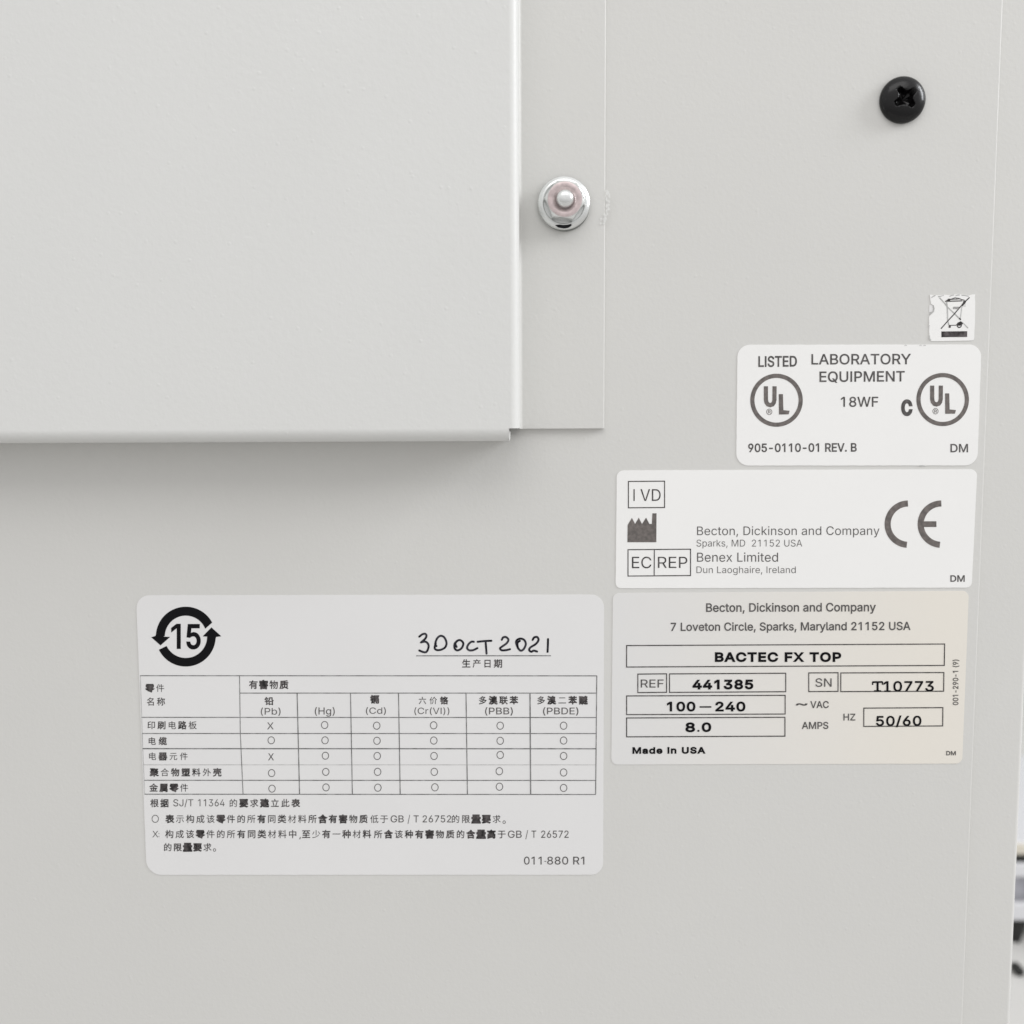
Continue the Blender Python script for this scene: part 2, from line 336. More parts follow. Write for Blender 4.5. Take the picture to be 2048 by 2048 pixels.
y7i4#1{412T4]2Q4q2Z5+2{5<3N3a7_4H7_5T4K5h3e5Q3e5z546p7_7V7_5`2c5J2?5/2(4j1w
~8M4(5/4+5U465t4F6.4[6=5$6H5H6F5_6>6]5Z6t5Z7/5i785|7;6;7t6;7q5q7m5a7_5F7K547)5$6_4~6<5-5u5D5E5i535l4}5i4n5^4d5K4a5/
。>N5[624k5y435B3z4P433_4k3'5[2n6M3'7)3_7>4P7)5B6M5y 5[3E5(3S4`3x4Q4P4`5(5(5L5[5Z645L6X5(6g4P6X3x643S
一>N3|873|7@>&7@>&87
中>N8R<e8R:h4T:h4T5S5D5S5D668R668R2[9F2[9F66<U66<U5X=G5X=G:h9F:h9F<e 5D7%5D9z8R9z8R7% <U7%9F7%9F9z<U9z
二>N5&;05&::<y::<y;0 4-4]4-3d=s3d=s4]
于>N4q;y4q;-8_;-8_8A4+8A4+7Q8_7Q8_3n8[3^8R3T7v3Q6A3S6X2y6a2`7a2a8I2e8y2n9<3#9M3@9R3n9R7Q=t7Q=t8A9R8A9R;-=-;-=-;y
产>N6E:67*9-7?8Z8(8z7m9K7M9~7+:Q ;(:L:m9p:O93:18X4q8X4q7*4l5l4R4G3s3+4C2f4U2S5<3~5[5Y5d7(5d7j=b7j=b8X:~8X;z:0 81<Q8H<18o;G4c;G4c:Z=G:Z=G;G9j;G9m;H9Y;o9?<=8}<f
件>N6|786|6J:.6J:.2Z:z2Z:z6J={6J={78:z78:z9`=N9`=N:M:z:M:z<X:.<X:.:M8_:M9%<#88<27w:h7M9M6t8G7X7}7s8N809'8F9`:.9`:.78 6J<a5f;&4p9S3p8=4?7N4~8>5@8i5@2]6-2]6-:'6R:o76<K
价>N;J8K;J2]<<2]<<8K 8@8J8@6x885e7i4B6Z3+6o2x762R8O3{9%5P906w908J :'<g9;;=8%9q6?8X6Q8G6c826o7z8:8{9G:.:<;C;::*<F8{=W8+=z8U>08h<q9];_:l:b<,:w<Y 6J<d5h;)4t9V3u8@4E7Q5#8<5?8d5?2Z6/2Z6/:)6T:q6v;`77<N
低>N9p4x:744:V3J:m2k;L3$;43_:K5- 6G<a5a:~4i9K3f823v7w447B4X7k5A8m5A2]6-2]6-:+6Q:r73<K 7N2V7i2d9|3F9z4*8G3b8G7e:w7e;C5,<)3C=+2d=P2t=q3U>-4q=c5,=Q5;=H4G=;3r=*3b<R46<(5];e7e=y7e=y8P;]8P;O:K;K;N<r;p=O<&<k<c;@<99R;q7[;S7[3x7T3X7D3D723:7G2l :p8P8G8P8G:w:`;?
元>N5,;r5,;)<v;)<v;r 4/8k4/7|6y7|6]6&5k4J4$3<463+4S2^6N3z7K5i7n7|9u7|9u4&:#3=:E2w;02m<g2m=N3$=q3h>$56=N5I=85W=34?=$3f<a3X;93X:w3[:j3h:f4':f7|=p7|=p8k
六>N4-9m4-8{=t8{=t9m 6s7b6&6)5%4S3|394l2a5p4'6s5a7k7G :.7H;75l<<4/=*2g=y36=*4Y<#66:v7j 7{<F8d:h8}:'9s:G95;t8m<`
刷>N:Y;W:Y5F;E5F;E;W <l<Q<l3d<j3V<d3O;,3N;?2t;E2[<.2]<e2b=/2k=G2|=U3:=Y3d=Y<Q 5Y8)5Y3n683n687D7=7D7=2]8#2]8#7D907D9/4[9$4V864W8G4.8K3u9<3y9U4&9f449n4H9p4c9p8)8#8)8#959l959l<+4_<+4_8E4Z6c4E4w3m3=4:2}4J2n5(4Y5A6U5G8E5G957=957=8) 5G;B9$;B9$9z5G9z
印>N4Q3u4y4*6)4H8Q5(8L5n5L5,5L8&8P8&8P8p5L8p5L:v6R;37V;O8O;p7o<P6w<-5l;g4[;J4[5P4T5/4C4u404h4I42 9B;z9B2]:22]:2;.<d;.<d5G<b5;<[55<N52;$54;;4X;B4><*4?<`4D=*4N=C4a=O4|=S5F=S;z
合>N92<h7j;/5{9j3x8h418S4R8%5_8X668w668D;i8D;i9,<y8J=U8.=d8G>/8s<L9a:w:`9T;t9u<E 6S9.7K9k8=:P9';=9u:M:k9h;e9. 5^7'5^2]6N2]6N39;Y39;Y2a<M2a<M7' 6N4$6N6>;Y6>;Y4$
同>N66:6669P;l9P;l:6 7S7^:J7^:J5U7S5U 6j8B6j4'7S4'7S4q;54q;58B 4L<04L2X5:2X5:;D<e;D<e3`<c3Q<Z3I<L3F:y3G;22r;82Y<(2Z<_2_=)2h=B2x=O37=S3_=S<0
名>N6E9>7T8H8)7z6h7A5E6p4#6O4@5}4J5f5_6(6:6;6:2[7*2[7*34;}34;}2[<n2[<n778K77:28A;_9c<i;@<6;`<);[83;[8u<V7z<h7,;`5r:X499]4`964o8~5n9V6b:47L:r;T:r:l9y9t9-8p8E7]9A7$9j ;}3z7*3z7*6M;}6M
含>N7t9v8P9Q9+9*9T8a:1929b9U9*9|8M:B 5K6A5K2[6<2[6<30;_30;_2^<Q2^<Q6A:S6A<88:;]8W;P8R5T8R5T7k:m7k9N6A 6<3s6<5Z;_5Z;_3s 8~<i7`;=5u:+3t974=8f4K8O609;7d:<9%;O:B:<;v9<=V8W=y9*>/9><E9z:h:v9N<%9g<F
器>N5^;Q7Q;Q7Q9{5^9{ :@;Q<>;Q<>9{:@9{ :88m;58C;[8,8L8,8w8n9,938=9A8=<74u<74u9987998%8r7O8,4(8,4(7D6i7D5y6f4{613n5`3~5N4<5&4u5>4u2Z5`2Z5`2x7P2x7P2a8=2a8=6#646#6m6J7C6u7p7D9t7D:F6s:|6H;Z6#9X6#9X2Z:B2Z:B2x<>2x<>2a=,2a=,5==^5-=|5W>25j<|61;r6c:v7D=w7D=w8,;~8,<=8I;o8e;:9#:`99 9V<79V99=,99=,<7 5`3_5`5<7P5<7P3_ :B3_:B5<<>5<<>3_
塑>N4K:%4K7z5~7z5]7N5)7&4;6_4]6;4j6)5j6[6J7:6o7z897z897^8y7^8y:%89:%898^7#8^7'977':R9@:R9@;57r;58V<F7p<[7D;`7*;55n;56:;J6);m5O<^4s<C5G;W5X;54#;54#:R6>:R6>9'698^5.8^5.:% <g;V<g:U:Z:U:Z;V 8S6B8S5Y5/5Y5/4s8S4s8S3_3~3_3~2x=}2x=}3_9F3_9F4s<o4s<o5Y9F5Y9E6B9q6w:37U:H88<g88<f7(<a7#;L6~;^6P;c6;<@6;<l6?=06G=D6U=O6m=R71=R<99r<99r:)9k8z9M7k8d6e906O9A6B <g9w<g8u:S8u:Z9w
壳>N4D8N4D6:5/6:5/7i<l7i<l6:=Y6:=Y8N 8T<f8T;i43;i43;$8T;$8T:#5$:#5$9=<|9=<|:#9G:#9G;$=n;$=n;i9G;i9G<f 6j6w6j5U6W4a5f3u3q3:4#3'4:2T6A3@7A4C7X5R7X62:I62:I3l:R3/:s2m;V2e<~2e=W2q=v3C>'4B=T4S=@4_=;3t=13T<v3M;`3M;F3O;;3X;83m;86w
外>N6%<f5S:r4o933w7p4[7?55815f9063::8<::8(907j8.7I766v7]5j8H5<7r6R6y7(6N63535.413v3E4G2y4Y2c6e4J8?7.9::u8b;)8R;&6K;&6f<'6q<W :5<e:52[;(2[;(8[;z7p<k7&=I6@>,6v=A7c<C8W;C9F;(91;(<e
多>N8P<g7Y;l6@:q4d:$5-9^5<9J679w7*:K7q;$:z;$:A:D9Y9j8j997q9x7D:76i9l7_948'8r6p8B5X7z4B7a4P7L4g6y7^7p:>9A<8;M;c;l;U;i8b;i9H<T :=8v987l7c6e5b5l6(5E65527P5i8_6H9^7/<^7/<$6A;95^:B5'9K5m8}608>5h945%9X4_7z4'623^4?3F4V2q4_2X8J3D;_4y=r7X=?7x=17t:N7t;58d
害>N5W5i5W2Z6F2Z6F3#;b3#;b2^<R2^<R5i9I5i9I6M=i6M=i719I719I7w<o7w<o8V9I8V9I9?<F9?<F9|9I9|9I:c8W:c8W9|5]9|5]9?8W9?8W8V588V587w8W7w8W714771476M8W6M8W5i 6F3b6F5*;b5*;b3b 86<Y8T;}8a;a4G;a4G9f569f56:x<g:x<g9f=W9f=W;a9Y;a98<I9%<k
少>N5~:}5K9f4l8R4)7Q4k7-5O83639J6j:i ;6:`;|9O<c8:=:75={7Z=G8_<`9p;t:~ ;r7%:#577=4'3q3H402t492[7m3D:^4b<Z6b 8I<e8I5y985y98<e
属>N5p;W<G;W<G:Y5p:Y 5%<85%9%4{7+4]5#3p3+4C2o4V2a5F4d5i6z5p9%5p9y=79y=7<8 7K7a9F7a9F6u7K6u :/7a</7a</6u:/6u :o4m;14@:/4=:/5/<]5/<[3;<V36;K36;_2[<;2[<f2_=(2e=;2q=E3(=G3C=G5f:/5f:/6C<w6C<w85:/85:/8q;|9'<h92<:9a:Z9L8V9?6M996Z8t6^8d9F8l9F856c856c6C9F6C9F5f6:5f6:2Y7$2Y7$5/9F5/9F4;7L457P3W;P3j;k39<>3K;c4K;@4{
建>N7n;k7n;.9s;.9s:>7-:>7-9_9s9_9s8l7g8l7g8.9s8.9s7<7_7<7_6_9s6_9s5k745k745.9s5.9s4%:_4%:_5.=k5.=k5k:_5k:_6_=D6_=D7<:_7<:_8.=-8.=-9_=s9_=s:>=-:>=-;k:_;k:_<e9s<e9s;k :_9_<E9_<E8l:_8l :_:>:_;.<E;.<E:> 4U7m4]7x4k8(4|816@8161775z6E5b5Z5H6*526]4{7:4B7%4]654{5N5B4s4x454K3]3u314@2l4P2Z5#3(5M3Z5t4:743H8k2~:`2t=g2t=x3H>(3^:a3]8y3f7K4.674y6]6'6y7A718l6c8v5Y8u609k6b:j75;n6a<16H<&44<&44;>6+;>5]:D559Z4a8o4J8X468N
成>N9M<d9R:q4u:q4u7i4p664U4W3t3*4E2f4W2S5A435a6&5h7o7i7o7d6?7^5K7R5)7I4~724z6O4{6#5#6.4i654O68487V477o4<8&4E874T8G5*8P6:8W8Y5h8Y5h:'9W:'9h8@:%6h:F5E9[4Y8j3w7p3B8K2`9:35:$3n:e4P;<3R;z2v<f2b=H2u=n3_>%5-=S5E=?5V=74F=(3f<l3S<:3f;j4?;A58<+6C<g7Z=;8}<K94<'8-;W7.;%65:i7B:V8]:H:'=y:'=y:q:D:q:@<d :r<2;X;h<=;=<o:q=B;I<l;p<*<<;C<a
所>N9C;Z9C7z9<6@8t4^7x3/8F2j8V2X9[49:+6/:585;v85;v2^<f2^<f85>$85>$8~:58~:5;#;O;8<g;R=m;t=9<X<0<4:j;r 5E7L5E967U967U7L 8A<O7;<.5y;p4V;]4V7k4R684?4Z3m3-4<2j4N2X4|3q595<5C6d8B6d8B9{5E9{5E;$6];57p;L8r;l
据>N8m6,8m2Y9S2Y9S3'<w3'<w2^=a2^=a6,;U6,;U7M>$7M>$83;U83;U9F=]9F=]<87o<87o8w7i7#7I4{6X3*7;2[7~4,8G5k8X7M:j7M:j6, 8];R<p;R<p:-8]:- 8]9F:j9F:j838[83 9S3f9S5G<w5G<w3f 5@<d5@:P3z:P3z9f5@9f5@7@3m6t4%6)5@6O5@3^5>3R593M4U3J4,3K4=2w4A2b4y2c5G2g5e2p5y3#6(3:6+3^6+6g7C71787w6+7U6+9f7A9f7A:P6+:P6+<d
料>N4*;r4C;&4V:34a9I5A9X55:B4};54b<% 7]<(7J;772:A6v9V7K9F7h:.8C;s 91;D9n:x:J:I:u9{;A:X:r;&:8;Q9W;y 8Y8Y9<849x7e:J7<:p7y:A8D9a8l8}93 4#9%4#8:5U8:5)6~4M5k3o4n4/4<4:4$4l4u5?5|5j705j2[6T2[6T717D5m7_5;855w7(7M6T8,6T8:8B8:8B9%6T9%6T<b5j<b5j9% 8@5e8M4{;u5X;u2[<b2[<b5f>,5}=|6g<b6Q<b<e;u<e;u6D
日>N6;7C;h7C;h4;6;4; 6;826;;0;h;0;h82 5I;|5I2f6;2f6;3K;h3K;h2k<]2k<];|
有>N7k<e7O;i7>;=43;=43:R6{:R619-507r3x6o4L645.6e5f7>6=7z6=2[7,2[7,4l;d4l;d3_;b3R;Z3K:U3H9r3J:)2u:/2^:|2^;Y2a<'2i<A2z<N38<R3^<R9973997q:R=m:R=m;=83;=8[<R 7,6`;d6`;d5Q7,5Q 7,7D7,8P;d8P;d7D
期>N5K5(5&4A4Q3`3w3+4Y2Z54395i4$674p 7$4e7L407r3U803%8o3I8R3y8,4Q7_5( <t;I<t9_:]9_:];I 9r<29r839m6M9R4`8q3&9@2f9Q2V:'3e:F5#:V6B<t6B<t3a<r3T<k3M<E3J;C3L;V2v;[2_<A2`<s2d=:2m=Q2}=^3:=a3`=a<2 <t8w<t7+:Z7+:]8w 7g<X7g;:5g;:5g<X4~<X4~;:4(;:4(:R4~:R4~6%3v6%3v5=9@5=9@6%8Q6%8Q:R9@:R9@;:8Q;:8Q<X 5g:R7g:R7g9T5g9T 5g8t7g8t7g7m5g7m 5g7/7g7/7g6%5g6%
材>N<%<d<%:C8f:C8f9V;h9V:g7o9M698+5&8Q4Y8a4C9u5N;&6s<%8I<%3f<#3W;v3O:n3L:.3M:B2u:H2[;:2];v2a<D2k<`2{<o3;<t3g<t9V>%9V>%:C<t:C<t<d 5}<e5}:D40:D409V5s9V5@8$4Y6U3j5H4,4t484[4s5S5M6a5}7y5}2[6m2[6m8=8*6Q8Z767F8^6m9<6m9V8@9V8@:D6m:D6m<e
板>N5_<e5_:Y4.:Y4.9o5X9o5/8;4S6l3p5_405.4;4r4j5h586s5_8-5_2[6I2[6I8P7$7A766t7e7Q6p8t6I9O6I9o7g9o7g:Y6I:Y6I<e =0<Q;h<-9~;p84;b849#8-7)7g4|6q3'7S2X8J4S8s6c8~8e9@8e9c7F:462:k5):&4A963f8@3<8Q3*8o2Z9d3+:R3b;;4F;x3`<b3(=T2X=w3+>-3==93f<M4@;l5&<R69=,7a=P9B<}9P<p9M8~9M8~;$:b;3<@;K=c;q <W8e<97Z;n6[;=5f:l6^:F7_:(8e
构>N91<e8f;:8/9x7H8p8+8A8M8s8m9N9/:0<{:0<m6S<Y4K<@3W<63M<*3I;.3I:V3M:j2v:n2^;p2[<92^<V2d<o2p=(3*=F4+=Z6F=l:w9L:w9n;}9|<T :J7[:}6@9&5}9R6{9|8':D929W9G958/8j7'8>6)8/5q7{5g865#8T5.9F5A;65d;K4w<,54;p5};M6x;&7p 5a<e5a:Y4&:Y4&9o5Y9o508<4S6m3p5_415.4<4q4k5f5:6n5a8%5a2[6M2[6M8>7>6d7n7?6u8e6M9?6M9o7g9o7g:Y6M:Y6M<e
根>N5e<e5e:Y4&:Y4&9o5^9o538<4W6m3s5_445.4?4q4n5e5>6l5e8#5e2[6N2[6N8=7;6g7j7A6N9>6N9o7k9o7k:Y6N:Y6N<e <@9O<@8.9%8.9%9O <@:39%:39%;Q<@;Q 892Z8V2h9E3$;)3O;&459%3f9%7G:-7G:r5E;}3k=R2b=b2y>+3G=83p<O4K;s52<Q5U=i6M=67'<d6[<,62;P5i;$6n:o7G=.7G=.<886<8863|823]8'3I7u3?812p
此>N3|3]4.2h9E3g9@4V7h4<7h8S9@8S9@9@7h9@7h<e6w<e6w4.5a3w5a:O4r:O4r3j 9s<e9s4N9}3U:F3+;22|<q2|=Y34=~3z>15C=u5K=D5f==4R=.3x<k3i;<3i:x3n:j4$:g4L:g7s;n8I<r9%=k9_=,:@<J9k;]98:g8d:g<e
求>N4j8~5N8>6.7U6Y6t7;7E6j8&6-8h5G9I 3{4M4N3e8T608T3f8Q3V8I3N8:3K6V3M6l2r6s2X7g2Y8G2^8s2h922y9A399F3f9F8,:N65;q4^=Q3S=u4&>-49<|4t;y5g;&6j;m7N<Y8;=A9)<]9W<&8q;@8*:Z7F:/849f9'9F9x9F:)=m:)=m:s<L:s<x;H<C;n;]<::u<_:G<.;,;f;k;=<B:s9F:s9F<c8T<c8T:s45:s45:)8T:)8T7#5<52
溴>N4P;|5<;Y6&;26[:i7-;N6Q;r5h<:4}<Y 3t9*4^8f5F8@5|7x6L8]5r9#5,9E4C9d 433E4z2q5T3}6`6K5~6{5G5`4i4H 8;9j<99j<98}8;8} 8;8I<98I<97[8;7[ 8;;.<9;.<9:B8;:B 9v6u9h6%6o6%6o5;9M5;8h4@7d3_6A386`2m6j2W883)9C3n:04r:x3l<*3*=]2`=x30>-3C<V3b;K4?:f5;=m5;=m6%<e6%=&6C<<6n;q7%='7%=';e:G;e:s<V9{<f9e<(9V;e7P;e7P7%;`7%;;6^<%69<D6%:V6%:c6n
物>N9C<e8u;,899_7H8N8'8#8Q8[8x9@9?:,:::,9Z8B8c6i7Z5V8(5:8:5*9F6J:?84:|:,;s:,;+7F9v5$8>3=8l2|8~2l:Z4b;n79<Y:,=-:,<t6W<[4U<>3b<33W<'3R:g3V:q3>:|2g;s2e<72g<R2m<j2y<~33=E44=`6M=y:s9[:s9|;~:-<W 4V<*4G:f419N3m8H4J8&4j9*4w9a5x9a5x743s6[4+5o5x6G5x2Z6c2Z6c6^8*7*7|7m6c7I6c9a7o9a7o:M6c:M6c<d5x<d5x:M5):M5<;|
生>N6-<T5Y;#4w9Z4*8M4n7|578Q5Z9-5|9k8W9k8W7C5>7C5>6V8W6V8W3i4+3i4+2{=w2{=w3i9J3i9J6V<~6V<~7C9J7C9J9k=F9k=F:X9J:X9J<e8W<e8W:X6A:X6j;h6z<C
电>N8L7|8L6F5f6F5f7| 9@7|<07|<06F9@6F 8L8g5f8g5f:?8L:? 9@8g9@:?<0:?<08g 4s;.4s4v5f4v5f5X8L5X8L4I8Y3J9+2x:'2l<N2l=E3#=q3e>(5'=O5;=85I=.4@<u3j<J3]:,3]9Z3b9E3w9@4G9@5X<~5X<~;.9@;.9@<c8L<c8L;.
的>N9U8/:k6C;85V;y6#;M6i:p7_:48P 6.<g5q;S5a:z4K:z4K2u552u553i8;3i8;:z6J:z7$<X 55:67Q:67Q7u557u 554Q55727Q727Q4Q :(<i9];;9(9u8C8h9'8<9H8q9i9Q:*:7<u:7<g6a<S4[<83h<,3];z3W:n3X:.3]::3F:C3,:G2p<&2n<F2t<a3%<x3<=<4==Q6U=c:}:E:}:q<X
示>N6(7B5O6.4f5$3s4,4]3Z5O4Y6;5l6v7- ;#7#;k5r<N4_<x3Y=h3|=;5%<V65;i7@ 5.;v5.;+<r;+<r;v 4098408I8U8I8U3c8S3V8K3O7x3L6Z3O6p2v6v2[8K2`8w2i972z9G389K3b9K8I=o8I=o98
种>N:`9Y:`6}9-6}9-9Y ;O9Y=#9Y=#6};O6} :`<c:`:G8A:G8A5Q9-5Q9-63:`63:`2];O2];O63=#63=#5W=m5W=m:G;O:G;O<c 7R<V6Q<65<;w3~;a43;948;&5i;=5i9[3~9[3~8q5^8q5,7V4K6B3g5E4&4s404[4e5I5;6I5i7R5i2]6V2]6V7d7>6W7U6/8'6j6V8Z6V8q7|8q7|9[6V9[6V;L7W;g8$;v
称>N9-8J8l7*8C5o7l4m8M4E9'5O9R6o9t8= <*8@<T7%<y5a=34O=z4f=b5v==79<m8T 9A<c9$;?8U:%7|8y7|9V6U9V6U;R7U;m7};|7O<[6S<<5E;}43;h4H;-5k;B5k9V4*9V4*8l5b8l527Q4S6=3q5@404q4:4[4l5H5?6F5k7M5k2Y6U2Y6U7U7:6T7P6/7}6k6U8E6U8l7r8l7n8f8R8>8v8y9:9a9V:O:`:O:`3[:^3Q:X3L:83I9A3J9L349]2_:92`:f2d;*2l;@2{;K38;O3[;O:O<|:O<F9;=.9+>$;0=N;>=C;:9n;::.<T
立>N4U:^4U9n=K9n=K:^ 6*9&6P7L6s5n7.4E7~4Y7f6%7A7^6u97 84<V8Y;@8f:j9W;%96<38~<k ;*97:]7L:'5V9J3v4*3v4*3*=u3*=u3v:@3v:w5P;Q7><$9(
类>N;b<R;D<#:W:{;9:d<-;b<T<9 5N<15y;_6B;-6^:]7E:~7);N6^;~62<N 8T<d8T:W4<:W4<9n7t9n6n8{5P8:4)7k4K7A4Y7,6)7a7I8O8T9P8T7_9D7_9D9>:m8U<47l==7/=c7n<[8I9t9n=g9n=g:W9D:W9D<d 8W7H8K6Y8C674767475L8(5L7>4T5~3p3~3D4?2r4I2Z6b388/418{5E:&4';V3/=U2Z=b2s=s30>)3E<93i:n4L9l5L=j5L=j6798679K7H
缆>N;^9z<09W<[90<|8i=P95<_9z</:@ 7t<?7t9#8V9#8V<? 8486844`8x4`8x7R<D7R<D4f=.4f=.86 9I<e9I8`:.8`:.<e 3y4)4/3?7^4^7Q5A4|4H ;Q<a;9;a:p:`:?9k:t9F;49p;M:C;d:w=t:w=t;X;{;X<8<S :;6~:$5%9)3r6~37703&7E2Z9&3(:,3h:c4f:c3g:k34;,2x;i2q=02q=`2z=z3@>*4)=]47=K4A=G3j==3T=)3O;V3P;K3W;H3g;H4}:j4}:v5V:}68;%6~ 408/4E865n8K5%7;4M6W456?3|65465P4U5`5N5z7I6O7E735G6b617f6u8r7W:&6w:H6:914y9%5W:(62;56b<E5z<d5J;E4u:94Q9V4*8~3u8t
联>N8n<699;^9];&9v:P:Z:s:A;H9y;~9O<T <F<T<(;p;^;+;6:J8M:J8M9a:N9a:M7a847a846v:E6v:%5[974?7l3+8%2x8I2R9Z3R:I4X:x5a;Y4H<N3E=U2[=v3+>,3><r40;v5E;:6v=~6v=~7a;=7a;>9a=W9a=W:J<):J<r;_=8<= 3v4|4)436x4a6x2Z7_2Z7_4m8V4{8R5a7_5T7_;P8/;P8/<94#<94#;P4Y;P4Y5) 5B;P6x;P6x9y5B9y 5B996x996x7a5B7a 5B6|6x6|6x5I5B53
聚>N7j696]5v5?5Y3|5C4Z4j5v5)7:5K8O5r <97o:#7R7@7?4c765.6P8X6g8X4a7}4}6j4K5B3|3q3Z4U2}5w3F7?3u8X4O8X2P9H2P9H56:[4;<)3T=c3(>$3S>43f<~4#;s4G:s4x<_5k=N6;<n6d<)69;35h:=5A9{5[9`5x9H699H6n;l7.<n7? 7t;^7t;#5e;#5e;^ 9@:?;&9E:N8~9t8a9<8I9=8q8]8k8];^9@;^9@<:4-<:4-;^4|;^4|8I3w8A4%7c7t8-7t7X8]7X8]859,8:9O7f::8(;#8N;c8}<p84=<7o=m8G<p9,<99O<k:.=9:p=Z;^=,;r<|;o9K;o9K;1<X;1<>:c;}:;;Z9r9n:l 7t:N7t9p5e9p5e:N 7t9>7t8d5e8P5e9>
至>N5+8/5i897d8D<+8W<j7k=O8=<d9.;d:%:`:q:$:I:y9`;F9:6<9(6|9g7`:P8B;A=V;A=V<-4A<-4A;A7:;A6X:R5~9r5?965(9&4o8z 8T8'8T6[5'6[5'5q8T5q8T3n4*3n4*3&=v3&=v3n9F3n9F5q<}5q<}6[9F6[9F8'
苯>N:Q<e:Q;i7H;i7H<e6Y<e6Y;i42;i42;#6Y;#6Y9z7H9z7H;#:Q;#:Q9z;@9z;@;#=o;#=o;i;@;i;@<e 8V:F8V934293428I7h8I6_6z5=5`3o4d494<4I4(5{537G6^8V8A8V5:6*5:6*4Q8V4Q8V2^9F2^9F4Q;v4Q;v5:9F5:9F8C:U6f;}5<=P42=u4_>,4q<b5k;@7%:68I=m8I=m939F939F:F
表>N6:2[6_2m9}3v9q4]723o72697m6d8F758u7e9}5];S4&=V2}=w3N>-3c=*4+<04Z;A5;<k6;=M6m<k7=<76k:s5i:I6D:%7$9d7e=h7e=h8J9E8J9E9H<w9H<w:+9E:+9E;%=G;%=G;g9E;g9E<e8T<e8T;g4^;g4^;%8T;%8T:+55:+559H8T9H8T8J458J457e7q7e6`6o5=6(3t5P4J4o5(5*5c5E6@5e6@4+6:3f6+3P5u3D622r
要>N:s6&:M5K9z4y9A4Q6u5&7^6& 4l:W4l7f7f7f736i4*6i4*6&6b6&6>5Q5S4Y894%7)3d5d3O4/3B4F2s4N2]6H2r8(369J3f:i3C;y2}<y2Z=^39<a3X:A4;:w4j;G5C;k6&=u6&=u6i8.6i8Z7Z8,7f=97f=9:W:Y:W:Y;Q=d;Q=d<949<949;Q79;Q79:W 8%;Q9n;Q9n:W8%:W 5W9u799u798G5W8G 8%9u9n9u9n8G8%8G :Y9u<J9u<J8G:Y8G
该>N4h<.5s:o6=:96w:j6O;B5y;}5C<X 3~9>3~8P5g8P5g4I5^3y5J3V553A5S2y5`2f5v2}7n4H7W5-6T4G6T9> 9{<V:3<0:R;<7K;<7K:Q9n:Q8n9/8K8d868T7a8D7z7V8<7^9*7g:h7r9k7#8a697N5^7n567z4~9x60;Y7]<r9A<(9Z;_8y;H8Z9>8O:>9p:i:Q=q:Q=q;<;I;<;;;g;'<;:i<j <z7a;Q5u9N4F7%3;7R2V8o3-:(3k;34U<a3<=92f=t3;==3m;j5&<S5i=66S=l7B
质>N:$49;33i<A35=;2a=q38<v3f;i4;:Y4h 9K7?9K6@9:5A8;4:5n3:672o6D2[8{3l:(5+:=6?:=7? 6b8T6b4g7Q4g7Q7i<87i<84c=+4c=+8T9y8T:+9[=x9[=x:C:2:C:=;U<E;o=<<#<[<`:M<?7l<(5%;v5%8p4{6~4^4~3t314G2u4Z2g5H4b5i6q5p8p5p9[9:9[9/8T 9@:C5p:C5p;787;D9H;M
路>N55;S7<;S7<9Y559Y 3v3z4'308>44874x6j4X6j6U7y6U87648A6#8~6@8~2]9i2]9i3&<S3&<S2`=?2`=?6>=`6/>#6]>36o=87;<F7n;_8L<>9A<q:?=<;G<i;]<Z;Y:N;Y:o<S:'<f9S;K8q:<8&9A8&<:4M<:4M8s6%8s6%4H5246527p4M7p4M4( 9i3i9i5t<S5t<S3i <9:s;x:6;U9Y;.9%:c9W:A:/:&:b:/:s 9O6Y:(6}:[7I;07v;^7J<36~<j6Y :]8N9q7k9$76806i807=6j7=6j8s8&8s8&978[8f8|9,9[9~:98}
醚>N7t;Z8<:t8[:/8r9O9O9j99:H8t;/8N;q 9g;o:(;$:?:2:N9L;+9_:w:C:^;3:?;} =9<*=';:<T9]=*9M=B:3=r;t ;O<b;O8~9i8~9i8>;78>:k77:8679]5K9v4|:#4g:T5L;'6C;O7C;O3v<33v<37M=05`=M4z>#5T<s7F<<8>=o8>=o8~<38~<3<b 9F8y7u8y7u8<8d8<8d4F8A4/7z3i7T3=8)2Z8J348k3^9*3o9@3g9z3;:R2z;22j;z2e=|2k>)3@>03V=I3P;{3L;83P:[3^:+3w9F4H 4j5:6{5:6{4,4j4, 4j5u4j6_5%6J5K7,5^7q5c8T5c9N6,9N6,7`607>6>7/6{7+6{5u 3~<73~;U52;U52:249:2492c4j2c4j3J6{3J6{2p7Q2p7Q:26`:26`;U7b;U7b<7 5e:25e;U6-;U6-:2 4j6l4j9N5<9N5<8U597}5,7E 6T9N6{9N6{7T6W7U6T7a
量>N68:l;c:l;c:468:4 68;s;c;s;c;<68;< 5J<D5J9c<R9c<R<D 4(974(8Y=w8Y=w97 6$6O8V6O8V5q6$5q 9D6O<%6O<%5q9D5q 6$7X8V7X8V6|6$6| 9D7X<%7X<%6|9D6| 4#3R4#2t=}2t=}3R9D3R9D41=*41=*4g9D4g9D5B<p5B<p8,588,585B8V5B8V4g4x4g4x418V418V3R
金>N5`5t6)556J4N6b3r7G42704k6j5O6B60 ;T61;55N:l4h:F4-;$3q;K4K<@5q 8|<n7];?5p:+3n974&8~488f4F8M4}8c6/9;6/8_8R8_8R714f714f6G8R6G8R3b483b482x=h2x=h3b9F3b9F6G=96G=9719F719F8_;n8_;n9B=#8g=X8Q={9#>297<K9y:l:x9M<*9g<N ;b9I6H9I7B:&86:f8~;P9l:h:d:'
